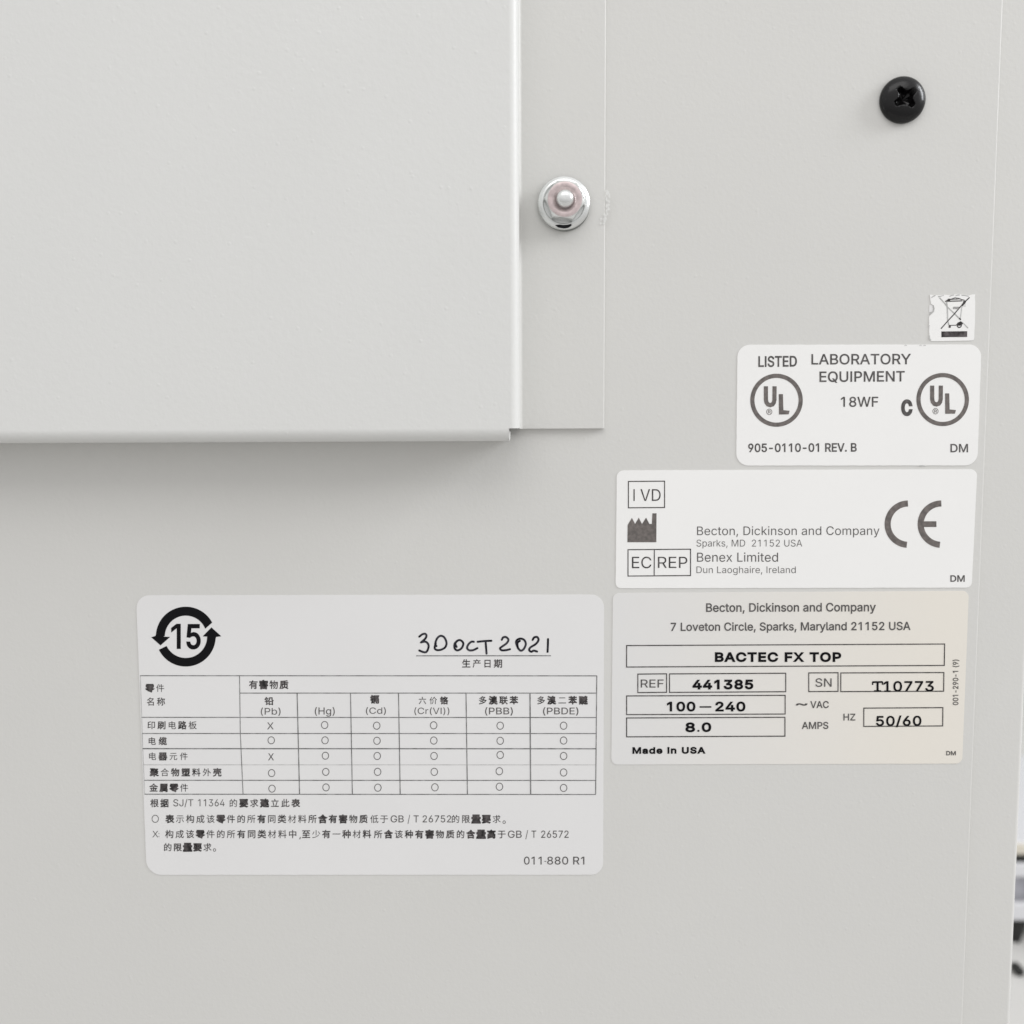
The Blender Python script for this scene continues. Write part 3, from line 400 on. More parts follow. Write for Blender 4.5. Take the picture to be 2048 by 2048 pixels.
铅>N8h7C8h2X9S2X9S3:<L3:<L2]=:2]=:7C 9S3~9S6^<L6^<L3~ 96<296:u9.9x8h8v7w7}8@7^8O7L9H8R9q9e9{:t9{;I;z;I;z9'<$8I<:8*<k7|=c7|>&8%=|8_<t8Z<j8^<e8j<d<2 5N<c5&;c4M:k3m:&3|9l489;4]9c5$:35D:e8-:e8-;N5k;N67<N 4,7;4,6Q5k6Q5k4=5a3n5J3L53375P2o5[2]5v2q6[3:804(8#4h6V4&6V6Q8#6Q8#7;6V7;6V8h7m8h7m9P4Z9P4Z8h5k8h5k7;
铬>N5L<b5';b4P:j3s:%4>9:4a9a5&:15D:a7{:a7{;M5k;M6*</65<N 5[2b5v2v804+8#4l6N4(6N6Q7r6Q7r7;6N7;6N8h7a8h7a9P4d9P4d8h5c8h5c7;4/7;4/6Q5c6Q5c4,5]3h5M3R5<3G5S2w 8g6g8g2d9R2d9R3:<W3:<W2f=D2f=D6g 9R3~9R6#<W6#<W3~ <a:w<7:9;b9];(9*:R9Z:):39d:l9k:w 9v<r9A;_8Y:U7g9_8:9#8x9e9::/9Z9Z:#9-:L8^9[818g7h7n7J7{76826a927(:07U;(8/;y7S<w7&={6]>171>=7F=B7c<M8,;`8Y<P9H=6:B=j;F==;c=/;`:5;`:_<^
镉>N9+:=<Y:=<Y9:9+9: 8E:u8E8_=B8_=B:u 7l<77l;Q=z;Q=z<7 5F<b4};b4J:j3m:%489:4Z9a4|:15>:a7W:a7W;M5e;M6$</6/<N 5E2a5^2v7a407Q4q6940696Q7Y6Q7Y7;697;698h7O8h7O9P4^9P4^8h5L8h5L7;4)7;4)6Q5L6Q5L4+5F3g583Q5'3F5332 ;v76;D6/;(5[9(5[9(5&:L5&:L2q;12q;15&<[5&<[5[;b5[<P6{ 977$9U6T:)5[:[5t:G6>:+6k9i78 7t8&7t2Z8Y2Z8Y7F=&7F=%3C<}3?<%3><42o<82Z=12_=L2g=_2u=h3-=j3J=j8&
限>N4P<;4P2]582]58;R6o;R6<9r5{9&6V856s7L6z6l6x6N6q656e6%6E5x5f5y5w5K5y566a586u5;7*5A795J7P5g7^627b6e7Z7K7?896d9.7L;&7l;}7:<>7/<; <G9O<G8.918.919O <G:391:391;Q<G;Q 8?2Z8]2i;/3O;,48913i917G:67G:y5F<%3l=S2b=b2y>+3G=;3p<U4J;{51<Y5U=q6M=?7'<m6[<561;Y5h;B6;;.6n:y7G=47G=4<88B<88B4)8<3b8.3J7z3=
零>N5Z9s5Z9C7~9C7~9s 5D8j5D888#888#8j 9v8j9v88<[88<[8j 9v9s9v9C<B9C<B9s 4@;%4@9,5)9,5):L8T:L8T8h9C8h9C:L<t:L<t9,=_9,=_;%9C;%9C;_<~;_<~<<4{<<4{;_8T;_8T;% 866i8U6N9/5r5D5r5D58;D58:`4k9u4D904$7a4N6}4`6]4/853_9h3):~2R;C3/:'3c;$48;z4r<e5S<45v<)5r9=5r9f649L6P9,6o8f7- 908O7a7_5m6y3s6J466%4A5n5u6:7K6o8q7Q:@6q<%6<=_5s=}6A>16S<S6s:s7B9M7t9j8,
高>N6]9];F9];F8]6]8] 5m:85m8%<98%<9:8 8A<V8_;W4/;W4/:q=k:q=k;W9V;W9.<h 4T7H4T2[5A2[5A6e<Z6e<Z3N<X3E<S3@;>3@;P2v;V2c<42c<a2f=&2l=;2y=G30=J3O=J7H 6W6)6W3:7C3:7C3m;93m;96) 7C5L:P5L:P4I7C4I
"""

# ------------------------------------------------------------------ the sheet metal
SHEET = 0.0021
FACE_H = 0.0150                                  # how far the raised cover stands off the panel
seam_x = sum(at(x, y).x for x, y in ((2003, 50), (1991, 370), (1966, 1000), (1944, 1600), (1927, 2000))) / 5
edge_x = sum(at(x, y, SHEET).x for x, y in ((2037.5, 1645), (2030, 1860), (2023, 2046))) / 3

frame = empty('equipment_cabinet', (0, 0.15, -0.2),
              'light grey painted metal cabinet frame showing as a narrow strip along the right edge', 'cabinet')


def extrude(name, prof, axis, a, b, m, parent, ):
    """prof = (u, y) outline; axis 'z' runs it from z=a to z=b with u = x, axis 'x' the other way."""
    verts, faces = [], []
    n = len(prof)
    steps = [a, b]
    for t in steps:
        for u, y in prof:
            verts.append((u, y, t) if axis == 'z' else (t, y, u))
    for i in range(n - 1):
        faces.append((i, i + 1, i + 1 + n, i + n))
    o = mesh(name, verts, faces, m, parent)
    return o


def arc(cu, cy, r, a0, a1, n=14):
    return [(cu + r * math.cos(R(a0 + (a1 - a0) * k / n)), cy + r * math.sin(R(a0 + (a1 - a0) * k / n))) for k in range(n + 1)]


# frame: front strip, bent edge and the side wall going back
er = 0.0011
prof = [(seam_x - 0.03, SHEET)] + arc(edge_x - er, SHEET + er, er, -90, 0, 10) + [(edge_x, 0.32)]
extrude('side_panel', prof, 'z', -0.30, 0.30, M['paint'], frame)

# back panel: one sheet with a thin rounded edge on the right
pr = 0.0003
panel = extrude('back_panel', [(-0.32, 0.0)] + arc(seam_x - pr, pr, pr, -90, 0, 6) + [(seam_x, SHEET + 0.0005)],
                'z', -0.30, 0.30, M['paint'], None)
tag(panel, 'large flat light grey powder coated panel carrying the stickers and screw', 'panel')

# raised cover
xw = at(1038.5, 500, -0.010).x
xf = sum(at(x, y, -0.0014).x for x, y in ((1211.5, 5), (1210.5, 400), (1209.5, 800))) / 3
zb = at(950, 857, -FACE_H).z
zbot = at(500, 885, -FACE_H).z
xe = at(1018, 870, -FACE_H).x
BR = 0.0022
cover = empty('raised_cover', (0, 0, zbot),
              'light grey boxed sheet metal cover standing proud at upper left with a side flange', 'cover')
TF = 0.0014
fr = 0.0009
wall_prof = [(-0.32, -FACE_H)] + arc(xw - BR, -FACE_H + BR, BR, -90, 0, 18) + [(xw, -TF - fr)]
bm = bmesh.new()


def add_strip(bm, prof, axis, a, b, thick, bev=0.0):
    """A bent sheet of real thickness: outer outline and the same outline moved inwards."""
    n = len(prof)
    inner = []
    for i, (u, y) in enumerate(prof):
        p0, p1 = prof[max(i - 1, 0)], prof[min(i + 1, n - 1)]
        tu, ty = p1[0] - p0[0], p1[1] - p0[1]
        L = math.hypot(tu, ty)
        sg = 1 if axis == 'z' else -1
        inner.append((u - ty / L * thick * sg, y + tu / L * thick * sg))
    ring = list(prof) + inner[::-1]
    k = len(ring)

    def put(t, r):
        return [bm.verts.new((u, y, t) if axis == 'z' else (t, y, u)) for u, y in r]
    ends = [a, b]
    rows = [put(a, ring), put(b, ring)]
    for i in range(k):
        j = (i + 1) % k
        bm.faces.new((rows[0][i], rows[0][j], rows[1][j], rows[1][i]))
    for row in rows:
        for i in range(n - 1):
            bm.faces.new((row[i], row[i + 1], row[k - 2 - i], row[k - 1 - i]))


add_strip(bm, wall_prof, 'z', zb, 0.32, 0.0010)
rb = zb - zbot
bot_prof = [(zb, -FACE_H)] + [(zbot + rb - rb * math.sin(R(90 * k / 16)), -FACE_H + rb - rb * math.cos(R(90 * k / 16)))
                              for k in range(1, 17)] + [(zbot, -0.0004)]
add_strip(bm, bot_prof, 'x', -0.32, xe, 0.0010)
bmesh.ops.recalc_face_normals(bm, faces=bm.faces)
me = bpy.data.meshes.new('cover_shell')
bm.to_mesh(me)
bm.free()
link('cover_shell', me, M['cover_paint'], cover)
# folded sliver of sheet at the corner notch
a0 = at(1017.5, 861, -FACE_H + 0.001)
a1 = at(1018.5, 882, -FACE_H + 0.001)
b0 = at(1021.0, 863, -FACE_H + 0.0022)
b1 = at(1020.5, 878, -FACE_H + 0.0022)
mesh('corner_tab', [a0, a1, b1, b0, a0 + Vector((0, .004, 0)), a1 + Vector((0, .004, 0)),
                    b1 + Vector((0, .003, 0)), b0 + Vector((0, .003, 0))],
     [(0, 1, 2, 3), (4, 5, 6, 7), (0, 1, 5, 4), (1, 2, 6, 5), (2, 3, 7, 6), (3, 0, 4, 7)], M['cover_paint'], cover)
# flange lying on the panel
zfl = at(1120, 857, -TF).z
fl = arc(xw + fr, -TF - fr, fr, 180, 90, 8) + [(xf - 0.0003, -TF)] + arc(xf - 0.0003, -TF + 0.0003, 0.0003, -90, 0, 5)[1:] + [(xf, 0.0002)]
verts, faces = [], []
n = len(fl)
for t in (zfl, 0.32):
    verts += [(u, y, t) for u, y in fl]
faces += [(i, i + 1, i + 1 + n, i + n) for i in range(n - 1)]
k = len(verts)
verts += [(u, 0.0002, zfl) for u, y in fl]                   # lower edge of the flange
faces += [(i, i + 1, k + i + 1, k + i) for i in range(n - 1)]
mesh('mounting_flange', verts, faces, M['paint'], cover)

# scuffed paint on the flange edge beside the nut
verts, faces = [], []


def blob(cx, cy, rx, ry, y, n=9, rnd=0.45):
    k = len(verts)
    for i in range(n):
        a = 2 * math.pi * i / n
        q = 1 + random.uniform(-rnd, rnd)
        verts.append(at(cx + rx * q * math.cos(a), cy + ry * q * math.sin(a), y))
    faces.append(tuple(range(k, k + n)))


for i in range(34):
    t = random.random()
    blob(1210 + random.gauss(2.5, 3.2) + 3 * math.sin(t * 5), 381 + 68 * t, random.uniform(1.0, 2.4), random.uniform(1.5, 4.5),
         -TF - 0.00006 - i * 0.000002)
mesh('paint_scuff', verts, faces, M['chip'], cover)

# ------------------------------------------------------------------ flange nut on its stud
nc = at(1127.2, 408.5, -TF)
nut = empty('flange_nut', nc, 'zinc plated hexagonal flange nut with a stud end on the grey flange', 'nut')
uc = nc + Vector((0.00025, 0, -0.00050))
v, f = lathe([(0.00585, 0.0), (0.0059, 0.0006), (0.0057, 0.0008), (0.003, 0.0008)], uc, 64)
mesh('shadow_washer', v, f, M['shadow_washer_grey'], nut)  # dark washer disc shifted to lower right, drawing the nut's contact shadow
v, f = lathe([(0.0058, 0.0008), (0.0062, 0.0010), (0.0062, 0.0014), (0.0060, 0.0018), (0.0054, 0.0022), (0.0050, 0.0023), (0.00478, 0.0021), (0.00472, 0.0013), (0.0036, 0.0013)], nc, 72)
mesh('washer_flange', v, f, M['zinc'], nut, smooth=False)
AF = 0.0041
hexv, hexf = [], []
bm = bmesh.new()
nh = 96


def hexr(a):
    b = (a - R(7)) % R(60) - R(30)
    return AF / math.cos(b)


rows = []
for h, cap in ((0.0012, 9), (0.0050, 9), (0.0053, 0.00445), (0.0056, 0.00415), (0.0058, 0.0040)):
    rows.append([bm.verts.new((nc.x + min(hexr(2 * math.pi * k / nh + R(30)), cap) * math.sin(2 * math.pi * k / nh),
                               nc.y - h,
                               nc.z + min(hexr(2 * math.pi * k / nh + R(30)), cap) * math.cos(2 * math.pi * k / nh))) for k in range(nh)])
for i in range(len(rows) - 1):
    for k in range(nh):
        j = (k + 1) % nh
        bm.faces.new((rows[i][k], rows[i][j], rows[i + 1][j], rows[i + 1][k]))
bmesh.ops.recalc_face_normals(bm, faces=bm.faces)
me = bpy.data.meshes.new('hex_body')
bm.to_mesh(me)
bm.free()
link('hex_body', me, M['zinc'], nut)
v, f = lathe([(0.0040, 0.0058), (0.0036, 0.00592), (0.0030, 0.0059), (0.0025, 0.0057), (0.0021, 0.0050)], nc, 64)
mesh('top_face', v, f, M['zinc_face'], nut, smooth=True)
v, f = lathe([(0.00195, 0.0040), (0.00205, 0.0056), (0.00195, 0.0059), (0.00205, 0.0062), (0.00195, 0.0065), (0.00203, 0.0068),
              (0.0018, 0.0073), (0.0014, 0.0077), (0.0008, 0.0079), (0.0003, 0.00795)], nc, 48)
mesh('stud_end', v, f, M['zinc'], nut, smooth=True)
# shade of the gap below the hexagon, put in as a flat black sliver
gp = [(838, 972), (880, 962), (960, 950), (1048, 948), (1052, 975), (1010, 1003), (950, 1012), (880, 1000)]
mesh('gap_shade_sliver', [at(980 + x / 6.44, 300 + y / 6.44, nc.y - 0.00225) for x, y in gp], [tuple(range(8))], M['gap_shade'], nut)

# ------------------------------------------------------------------ black pan head screw
sc = at(1803.4, 201.3, 0)
screw = empty('pan_head_screw', sc, 'round black cross recess screw near the upper right of the panel', 'screw')
prof = [(0.0030, -0.0040), (0.0051, -0.0038), (0.00535, 0.0002), (0.00537, 0.0006)]
for k in range(1, 15):
    a = k / 14
    prof.append((0.00535 * math.cos(a * math.pi / 2 * 0.985) ** 0.85, 0.0006 + 0.0022 * math.sin(a * math.pi / 2)))
v, f = lathe(prof, sc, 96)
me = bpy.data.meshes.new('screw_head')
me.from_pydata([tuple(Vector(p)) for p in v], [], f + [tuple(range(95, -1, -1))])
bm = bmesh.new()
bm.from_mesh(me)
bmesh.ops.recalc_face_normals(bm, faces=bm.faces)
bm.to_mesh(me)
bm.free()
me.polygons.foreach_set('use_smooth', [True] * len(me.polygons))
head = link('screw_head', me, M['black_oxide'], screw)
# cutter for the cross recess
cx, cz = 0.0, 0.0
bm = bmesh.new()
rows = []
for h, sca in ((0.0060, 1.22), (0.0027, 1.06), (0.0010, 0.62)):
    ring = []
    for k, (ang, rr) in enumerate(((40, 2.8), (129, 2.8), (211, 2.95), (314, 2.75))):
        nxt = (129, 211, 314, 400)[k]
        for da, r_ in ((-13, rr * .97), (0, rr), (13, rr * .97)):
            ring.append((R(ang + da), r_ * 0.001 * sca))
        ring.append((R((ang + nxt) / 2 - 9), 0.00158 * sca))
        ring.append((R((ang + nxt) / 2 + 9), 0.00158 * sca))
    rows.append([bm.verts.new((cx + r_ * math.cos(a), -h, cz + r_ * math.sin(a))) for a, r_ in ring])
k = len(rows[0])
for i in range(2):
    for j in range(k):
        q = (j + 1) % k
        bm.faces.new((rows[i][j], rows[i][q], rows[i + 1][q], rows[i + 1][j]))
bm.faces.new(rows[0])
tip = bm.verts.new((cx, -0.0002, cz))
for j in range(k):
    bm.faces.new((rows[-1][j], rows[-1][(j + 1) % k], tip))
bmesh.ops.recalc_face_normals(bm, faces=bm.faces)
cm = bpy.data.meshes.new('cutter')
bm.to_mesh(cm)
bm.free()
cut = bpy.data.objects.new('cutter', cm)
COL.objects.link(cut)
cut.location = sc
md = head.modifiers.new('recess', 'BOOLEAN')
md.operation = 'DIFFERENCE'
md.object = cut
md.solver = 'EXACT'
bpy.context.view_layer.update()
dg = bpy.context.evaluated_depsgraph_get()
newme = bpy.data.meshes.new_from_object(head.evaluated_get(dg))
head.modifiers.clear()
head.data = newme
newme.name = 'screw_head'
bpy.data.objects.remove(cut)
bpy.data.meshes.remove(cm)
for p in newme.polygons:                       # smooth dome, sharp recess walls
    c = p.center
    r_ = math.hypot(c.x, c.z)
    dome = 0.0006 + 0.0022 * math.sqrt(max(0, 1 - (r_ / 0.00535) ** (2 / 0.85)))
    p.use_smooth = abs(-c.y - dome) < 0.00012
newme.update()

# ------------------------------------------------------------------ lettering
DEC = {c: i for i, c in enumerate(chr(i) for i in range(35, 127) if i != 92)}
ND = len(DEC)


def dec(s, i):
    return DEC[s[i]] * ND + DEC[s[i + 1]] - 1500


GLYPH = {}
for line in GLYPH_DATA.strip('\n').split('\n'):
    g = line[3:]
    GLYPH[line[0]] = (dec(line, 1), [[(dec(c, i), dec(c, i + 2)) for i in range(0, len(c), 4)] for c in g.split(' ') if c])

GLYPH['1'] = (453, GLYPH['1'][1][1:])                       # plain stroke without a foot
GLYPH['I'] = (190, [[(60, 0), (60, 509), (126, 509), (126, 0)]])


def layout(s, track=0.0):
    """Contours of a string in glyph units, y up."""
    x, out = 0.0, []
    for ch in s:
        if ch == ' ':
            x += 200 + track
            continue
        a, cs = GLYPH[ch]
        out.append([[(px + x, py) for px, py in c] for c in cs])
        x += a + track
    return out


CAP = max(y for c in GLYPH['E'][1] for _, y in c)


def area2(c):
    return sum(c[i - 1][0] * c[i][1] - c[i][0] * c[i - 1][1] for i in range(len(c)))


def fatten(contours, d):
    """Move every outline out (d > 0) or in by d pixels."""
    if not d:
        return contours
    tot = sum(area2(c) for c in contours)
    sg = 1 if tot > 0 else -1
    res = []
    for c in contours:
        c = [p for i, p in enumerate(c) if math.hypot(p[0] - c[i - 1][0], p[1] - c[i - 1][1]) > 0.25]
        if len(c) < 3:
            continue
        n, q = len(c), []
        for i in range(n):
            a, b, e = c[i - 1], c[i], c[(i + 1) % n]
            d1 = (b[0] - a[0], b[1] - a[1])
            d2 = (e[0] - b[0], e[1] - b[1])
            l1, l2 = math.hypot(*d1) or 1, math.hypot(*d2) or 1
            n1 = (d1[1] / l1, -d1[0] / l1)
            n2 = (d2[1] / l2, -d2[0] / l2)
            mx, my = n1[0] + n2[0], n1[1] + n2[1]
            k = mx * mx + my * my
            s_ = 2 / k if k > 0.9 else 2 / 0.9
            q.append((b[0] + sg * d * mx * s_, b[1] + sg * d * my * s_))
        res.append(q)
    return res


class Ink:
    """Collects printed shapes in photograph pixels and lays them on the sticker as one mesh."""
    def __init__(self, ox=0.0, oy=0.0, sc=1.0, lift=0.00016):
        self.o = (ox, oy, sc)
        self.lift = lift
        self.v, self.f = [], []
        self.n = 0

    def px(self, p):
        return (self.o[0] + p[0] / self.o[2], self.o[1] + p[1] / self.o[2])

    def _add(self, pts, faces):
        k = len(self.v)
        self.n += 1
        y = -self.lift - (self.n % 40) * 1.5e-7
        self.v += [at(x, yy, y) for x, yy in pts]
        self.f += [tuple(i + k for i in f) for f in faces]

    def fill(self, contours):
        """Fill outlines given in pixels: non-zero winding, so strokes of a character may overlap."""
        pts, edges = [], []
        for c in contours:
            k = len(pts)
            pts += [Vector(p) for p in c]
            edges += [(k + i, k + (i + 1) % len(c)) for i in range(len(c))]
        sg = 1 if sum(area2(c) for c in contours) > 0 else -1
        vs, _, fs = delaunay_2d_cdt(pts, edges, [], 0, 1e-4)[:3]
        keep = []
        for f in fs:
            cx = sum(vs[i].x for i in f) / len(f)
            cy = sum(vs[i].y for i in f) / len(f)
            w = 0
            for c in contours:
                x1, y1 = c[-1]
                for x2, y2 in c:
                    if (y1 > cy) != (y2 > cy) and cx < (x2 - x1) * (cy - y1) / (y2 - y1) + x1:
                        w += 1 if y2 > y1 else -1
                    x1, y1 = x2, y2
            if w * sg > 0:
                keep.append(tuple(f))
        self._add([(v.x, v.y) for v in vs], keep)

    def poly(self, pts):
        self.fill([[self.px(p) for p in pts]])

    def text(self, s, x0, x1, cap, base, base1=None, fat=0.0, track=0.0, shear=0.0):
        """Latin text: ink runs from x0 to x1, capitals from cap to base (crop coordinates)."""
        fat += 0.15
        gl = layout(s, track)
        xs = [p[0] for g in gl for c in g for p in c]
        lo, hi = min(xs), max(xs)
        base1 = base if base1 is None else base1
        for g in gl:
            m = []
            for c in g:
                q = []
                for x, y in c:
                    t = (x - lo) / (hi - lo)
                    q.append(self.px((x0 + t * (x1 - x0) + shear * y / CAP, base + (base1 - base) * t - (base - cap) * y / CAP)))
                m.append(q)
            self.fill(fatten(m, fat))

    def vtext(self, s, x0, x1, y0, y1, fat=0.0):
        """Text running upwards: capitals span x0 (top) to x1 (base), from y0 (start) to y1."""
        gl = layout(s)
        xs = [p[0] for g in gl for c in g for p in c]
        lo, hi = min(xs), max(xs)
        for g in gl:
            self.fill(fatten([[self.px((x1 - (x1 - x0) * y / CAP, y0 + (y1 - y0) * (x - lo) / (hi - lo))) for x, y in c] for c in g], fat))

    def han(self, s, x0, x1, y0, y1, pitch=None, fat=None):
        """Chinese characters: first starts at x0, last ends at x1 (or a fixed pitch)."""
        n = len(s)
        w = (y1 - y0) * 1.0
        if pitch is None:
            pitch = (x1 - x0 - w) / (n - 1) if n > 1 else 0
            if n == 1:
                w = x1 - x0
        for i, ch in enumerate(s):
            cs = GLYPH[ch][1]
            f_ = 0.8 * HEAVY.get(ch, 0.0) if fat is None else fat
            f_ += random.uniform(-0.06, 0.22)
            m = [[self.px((x0 + i * pitch + (x - 40) / 920 * w, y1 - (y + 75) / 920 * (y1 - y0))) for x, y in c] for c in cs]
            self.fill(fatten(m, f_))

    def line(self, pts, w, closed=False, cap=False, sub=0):
        """A stroke of width w (crop units) along crop points."""
        q = [self.px(p) for p in pts]
        w = w / self.o[2]
        if sub:
            q = spline(q, sub, closed)
        n = len(q)
        L, Rr = [], []
        for i in range(n):
            dirs = []
            for u, v in ((i - 1, i), (i, i + 1)):
                if closed or (u >= 0 and v < n):
                    dx, dy = q[v % n][0] - q[u % n][0], q[v % n][1] - q[u % n][1]
                    l = math.hypot(dx, dy) or 1
                    dirs.append((dx / l, dy / l))
            dx, dy = sum(d[0] for d in dirs), sum(d[1] for d in dirs)
            l = math.hypot(dx, dy) or 1
            dx, dy = dx / l, dy / l
            k = 1 / max(dirs[0][0] * dx + dirs[0][1] * dy, 0.6)
            wx, wy = -dy * w / 2 * k, dx * w / 2 * k
            L.append((q[i][0] + wx, q[i][1] + wy))
            Rr.append((q[i][0] - wx, q[i][1] - wy))
        m = n if closed else n - 1
        self._add(L + Rr, [(i, (i + 1) % n, n + (i + 1) % n, n + i) for i in range(m)])
        if cap:
            for e in (q[0], q[-1]):
                self._add([(e[0] + w / 2 * math.cos(2 * math.pi * i / 12), e[1] + w / 2 * math.sin(2 * math.pi * i / 12)) for i in range(12)],
                          [tuple(range(12))])

    def rect(self, x0, y0, x1, y1, w, skew=0.0, lean=0.0):
        """Outlined box; skew lifts the right side, lean shifts the lower edge."""
        c = [(x0, y0), (x1, y0 - skew), (x1 - lean, y1 - skew), (x0 - lean * .2, y1)]
        self.line(c, w, closed=True)

    def ring(self, cx, cy, rx, ry, w, n=48):
        self.line([(cx + rx * math.cos(2 * math.pi * i / n), cy + ry * math.sin(2 * math.pi * i / n)) for i in range(n)], w, closed=True)

    def arc(self, cx, cy, r, a0, a1, w, n=32):
        self.line([(cx + r * math.cos(R(a0 + (a1 - a0) * i / n)), cy - r * math.sin(R(a0 + (a1 - a0) * i / n))) for i in range(n + 1)], w)

    def build(self, name, m, parent, label=None):
        me = bpy.data.meshes.new(name)
        me.from_pydata([tuple(v) for v in self.v], [], self.f)
        bm = bmesh.new()
        bm.from_mesh(me)
        for f in bm.faces:
            f.normal_update()
            if f.normal.y > 0:
                f.normal_flip()
        bm.to_mesh(me)
        bm.free()
        o = link(name, me, M[m], parent)
        if label:
            o['label'] = label
        return o


def spline(q, sub, closed):
    out, n = [], len(q)
    for i in range(n if closed else n - 1):
        def g(k):
            return q[k % n] if closed else q[min(max(k, 0), n - 1)]
        p0, p1, p2, p3 = g(i - 1), g(i), g(i + 1), g(i + 2)
        for s_ in range(sub):
            t = s_ / sub
            out.append(tuple(0.5 * (2 * p1[a] + (p2[a] - p0[a]) * t + (2 * p0[a] - 5 * p1[a] + 4 * p2[a] - p3[a]) * t * t
                                    + (3 * p1[a] - p0[a] - 3 * p2[a] + p3[a]) * t ** 3) for a in (0, 1)))
    if not closed:
        out.append(q[-1])
    return out


HEAVY = {'零': 1.1, '害': 1.2, '量': 2.0, '要': 1.2, '表': .7, '建': 1.0, '含': .9, '高': 1.1, '期': .7, '镉': 1.0, '溴': .9,
         '苯': .6, '醚': 1.2, '属': 1.1, '质': .5, '塑': .8, '聚': .7, '器': .9, '铬': .6, '联': .4, '多': .3, '有': .45, '名': .1,
         '铅': .35, '种': .35, '至': .3, '金': .4, '据': .4, '根': .4, '路': .4, '刷': .3, '壳': .5, '料': .2, '类': .3, '物': .3,
         '同': .1, '缆': .4, '限': .25}


def sheet(name, pts, m, parent, t=0.00012):
    """Thin sticker sheet with the given pixel outline."""
    top = [at(x, y, -t) for x, y in pts]
    low = [p + Vector((0, t + 0.0001, 0)) for p in top]
    n = len(pts)
    return mesh(name, top + low, [tuple(range(n))] + [(i, (i + 1) % n, n + (i + 1) % n, n + i) for i in range(n)], m, parent)


def rounded(tl, tr, br, bl, r, n=8, jit=0.0):
    c = [Vector(p) for p in (tl, tr, br, bl)]
    rr = r if isinstance(r, (tuple, list)) else (r,) * 4
    out = []
    for i in range(4):
        p, a, b = c[i], c[i - 1], c[(i + 1) % 4]
        da, db = (a - p).normalized(), (b - p).normalized()
        s_, e = p + da * rr[i], p + db * rr[i]
        k = 0.5523
        c1, c2 = s_ - da * rr[i] * k, e - db * rr[i] * k
        for j in range(n + 1):
            t = j / n
            q = s_ * (1 - t) ** 3 + c1 * 3 * t * (1 - t) ** 2 + c2 * 3 * t * t * (1 - t) + e * t ** 3
            out.append((q.x, q.y))
        if jit:
            L = (c[(i + 1) % 4] - p).length
            m_ = int(L / 9)
            nx = p + db * (L - rr[(i + 1) % 4])
            for j in range(1, m_):
                q = e.lerp(nx, j / m_)
                out.append((q.x + random.uniform(-jit, jit), q.y + random.uniform(-jit, jit)))
    return out


def sticker(loc_px, label):
    return empty('sticker', at(*loc_px), label, 'sticker')


# ---- small torn sticker with the crossed-out bin
s1 = sticker((1904, 682), 'small white square sticker with torn edges and a crossed-out wheeled bin symbol')
P = Ink(1830, 570, 12.88)
out = [(388, 250), (430, 262), (520, 258), (600, 268), (740, 250), (880, 262), (1000, 246), (1140, 240), (1280, 250), (1400, 268),
       (1470, 245), (1550, 242), (1540, 320), (1552, 420), (1548, 700), (1545, 1000), (1530, 1180), (1525, 1360), (1512, 1410), (1470, 1428),
       (1300, 1434), (1000, 1440), (700, 1445), (430, 1447), (385, 1420), (362, 1370), (372, 1290), (365, 1200), (372, 1100), (355, 1040),
       (368, 980), (360, 880), (372, 800), (440, 735), (490, 690), (500, 600), (470, 520), (420, 490), (400, 400), (392, 320)]
sheet('paper', [P.px(p) for p in out], M['paper'], s1)
sheet('torn_flake', [P.px(p) for p in ((372, 520), (450, 525), (470, 600), (455, 680), (400, 700), (362, 690), (368, 600))], M['film'], s1, 0.00007)
P.line([(1408, 318), (1300, 420), (1170, 560), (1000, 760), (860, 910), (670, 1125)], 26)
P.line([(1300, 415), (1210, 530)], 46)
P.rect(690, 1205, 1338, 1335, 14, 4)
P.poly([(680, 1197), (1345, 1190), (1342, 1328), (682, 1345)])
P.line([(775, 425), (850, 385), (930, 365), (1030, 332), (1130, 345), (1200, 375), (1275, 392)], 24)
P.line([(930, 372), (1030, 372), (1150, 358)], 14)
P.poly([(770, 432), (860, 350), (935, 355), (880, 430)])
P.line([(840, 418), (1215, 408)], 26)
P.poly([(1235, 425), (1290, 395), (1310, 440), (1290, 490), (1240, 480)])
P.line([(980, 573), (1160, 571)], 15)
P.line([(975, 610), (1130, 608)], 15)
P.line([(870, 1040), (1080, 1034)], 18)
P.poly([(868, 1038), (930, 1036), (918, 1102), (868, 1102)])
P.ring(1142, 1038, 52, 55, 26, 24)
P.poly([(1060, 1025), (1100, 970), (1180, 932), (1240, 990), (1200, 1040), (1130, 1050)])
P.line([(1145, 850), (1180, 900)], 34)
P.build('bin_symbol', 'ink_dark', s1)
Q = Ink(1830, 570, 12.88, 0.00014)
Q.line([(632, 325), (740, 445), (850, 580), (1000, 720), (1160, 880)], 34)
Q.line([(1200, 950), (1280, 1020), (1365, 1112)], 30)
Q.line([(815, 440), (835, 620), (842, 900), (870, 1030)], 36)
Q.line([(1225, 480), (1200, 600), (1190, 700), (1168, 860)], 32)
Q.line([(1215, 543), (1308, 541)], 14)
Q.line([(1235, 512), (1300, 508)], 12)
Q.build('faded_symbol_lines', 'ink_pale', s1)
Q = Ink(1830, 570, 12.88, 0.00015)
for a in (((425, 325), (470, 290), (525, 270)), ((595, 300), (680, 285), (745, 262)), ((890, 292), (940, 270), (1010, 255)),
          ((1045, 275), (1110, 258), (1150, 258)), ((1200, 264), (1290, 268), (1390, 290)), ((480, 690), (420, 715), (372, 760)), ((372, 1030), (362, 1070)), ((372, 1300), (380, 1380), (410, 1425)), ((470, 520), (492, 600), (480, 690))):
    Q.line(a, 26)
Q.build('torn_edge_marks', 'ink_pale', s1)  # tear marks, with shadow along the left torn edge drawn in grey

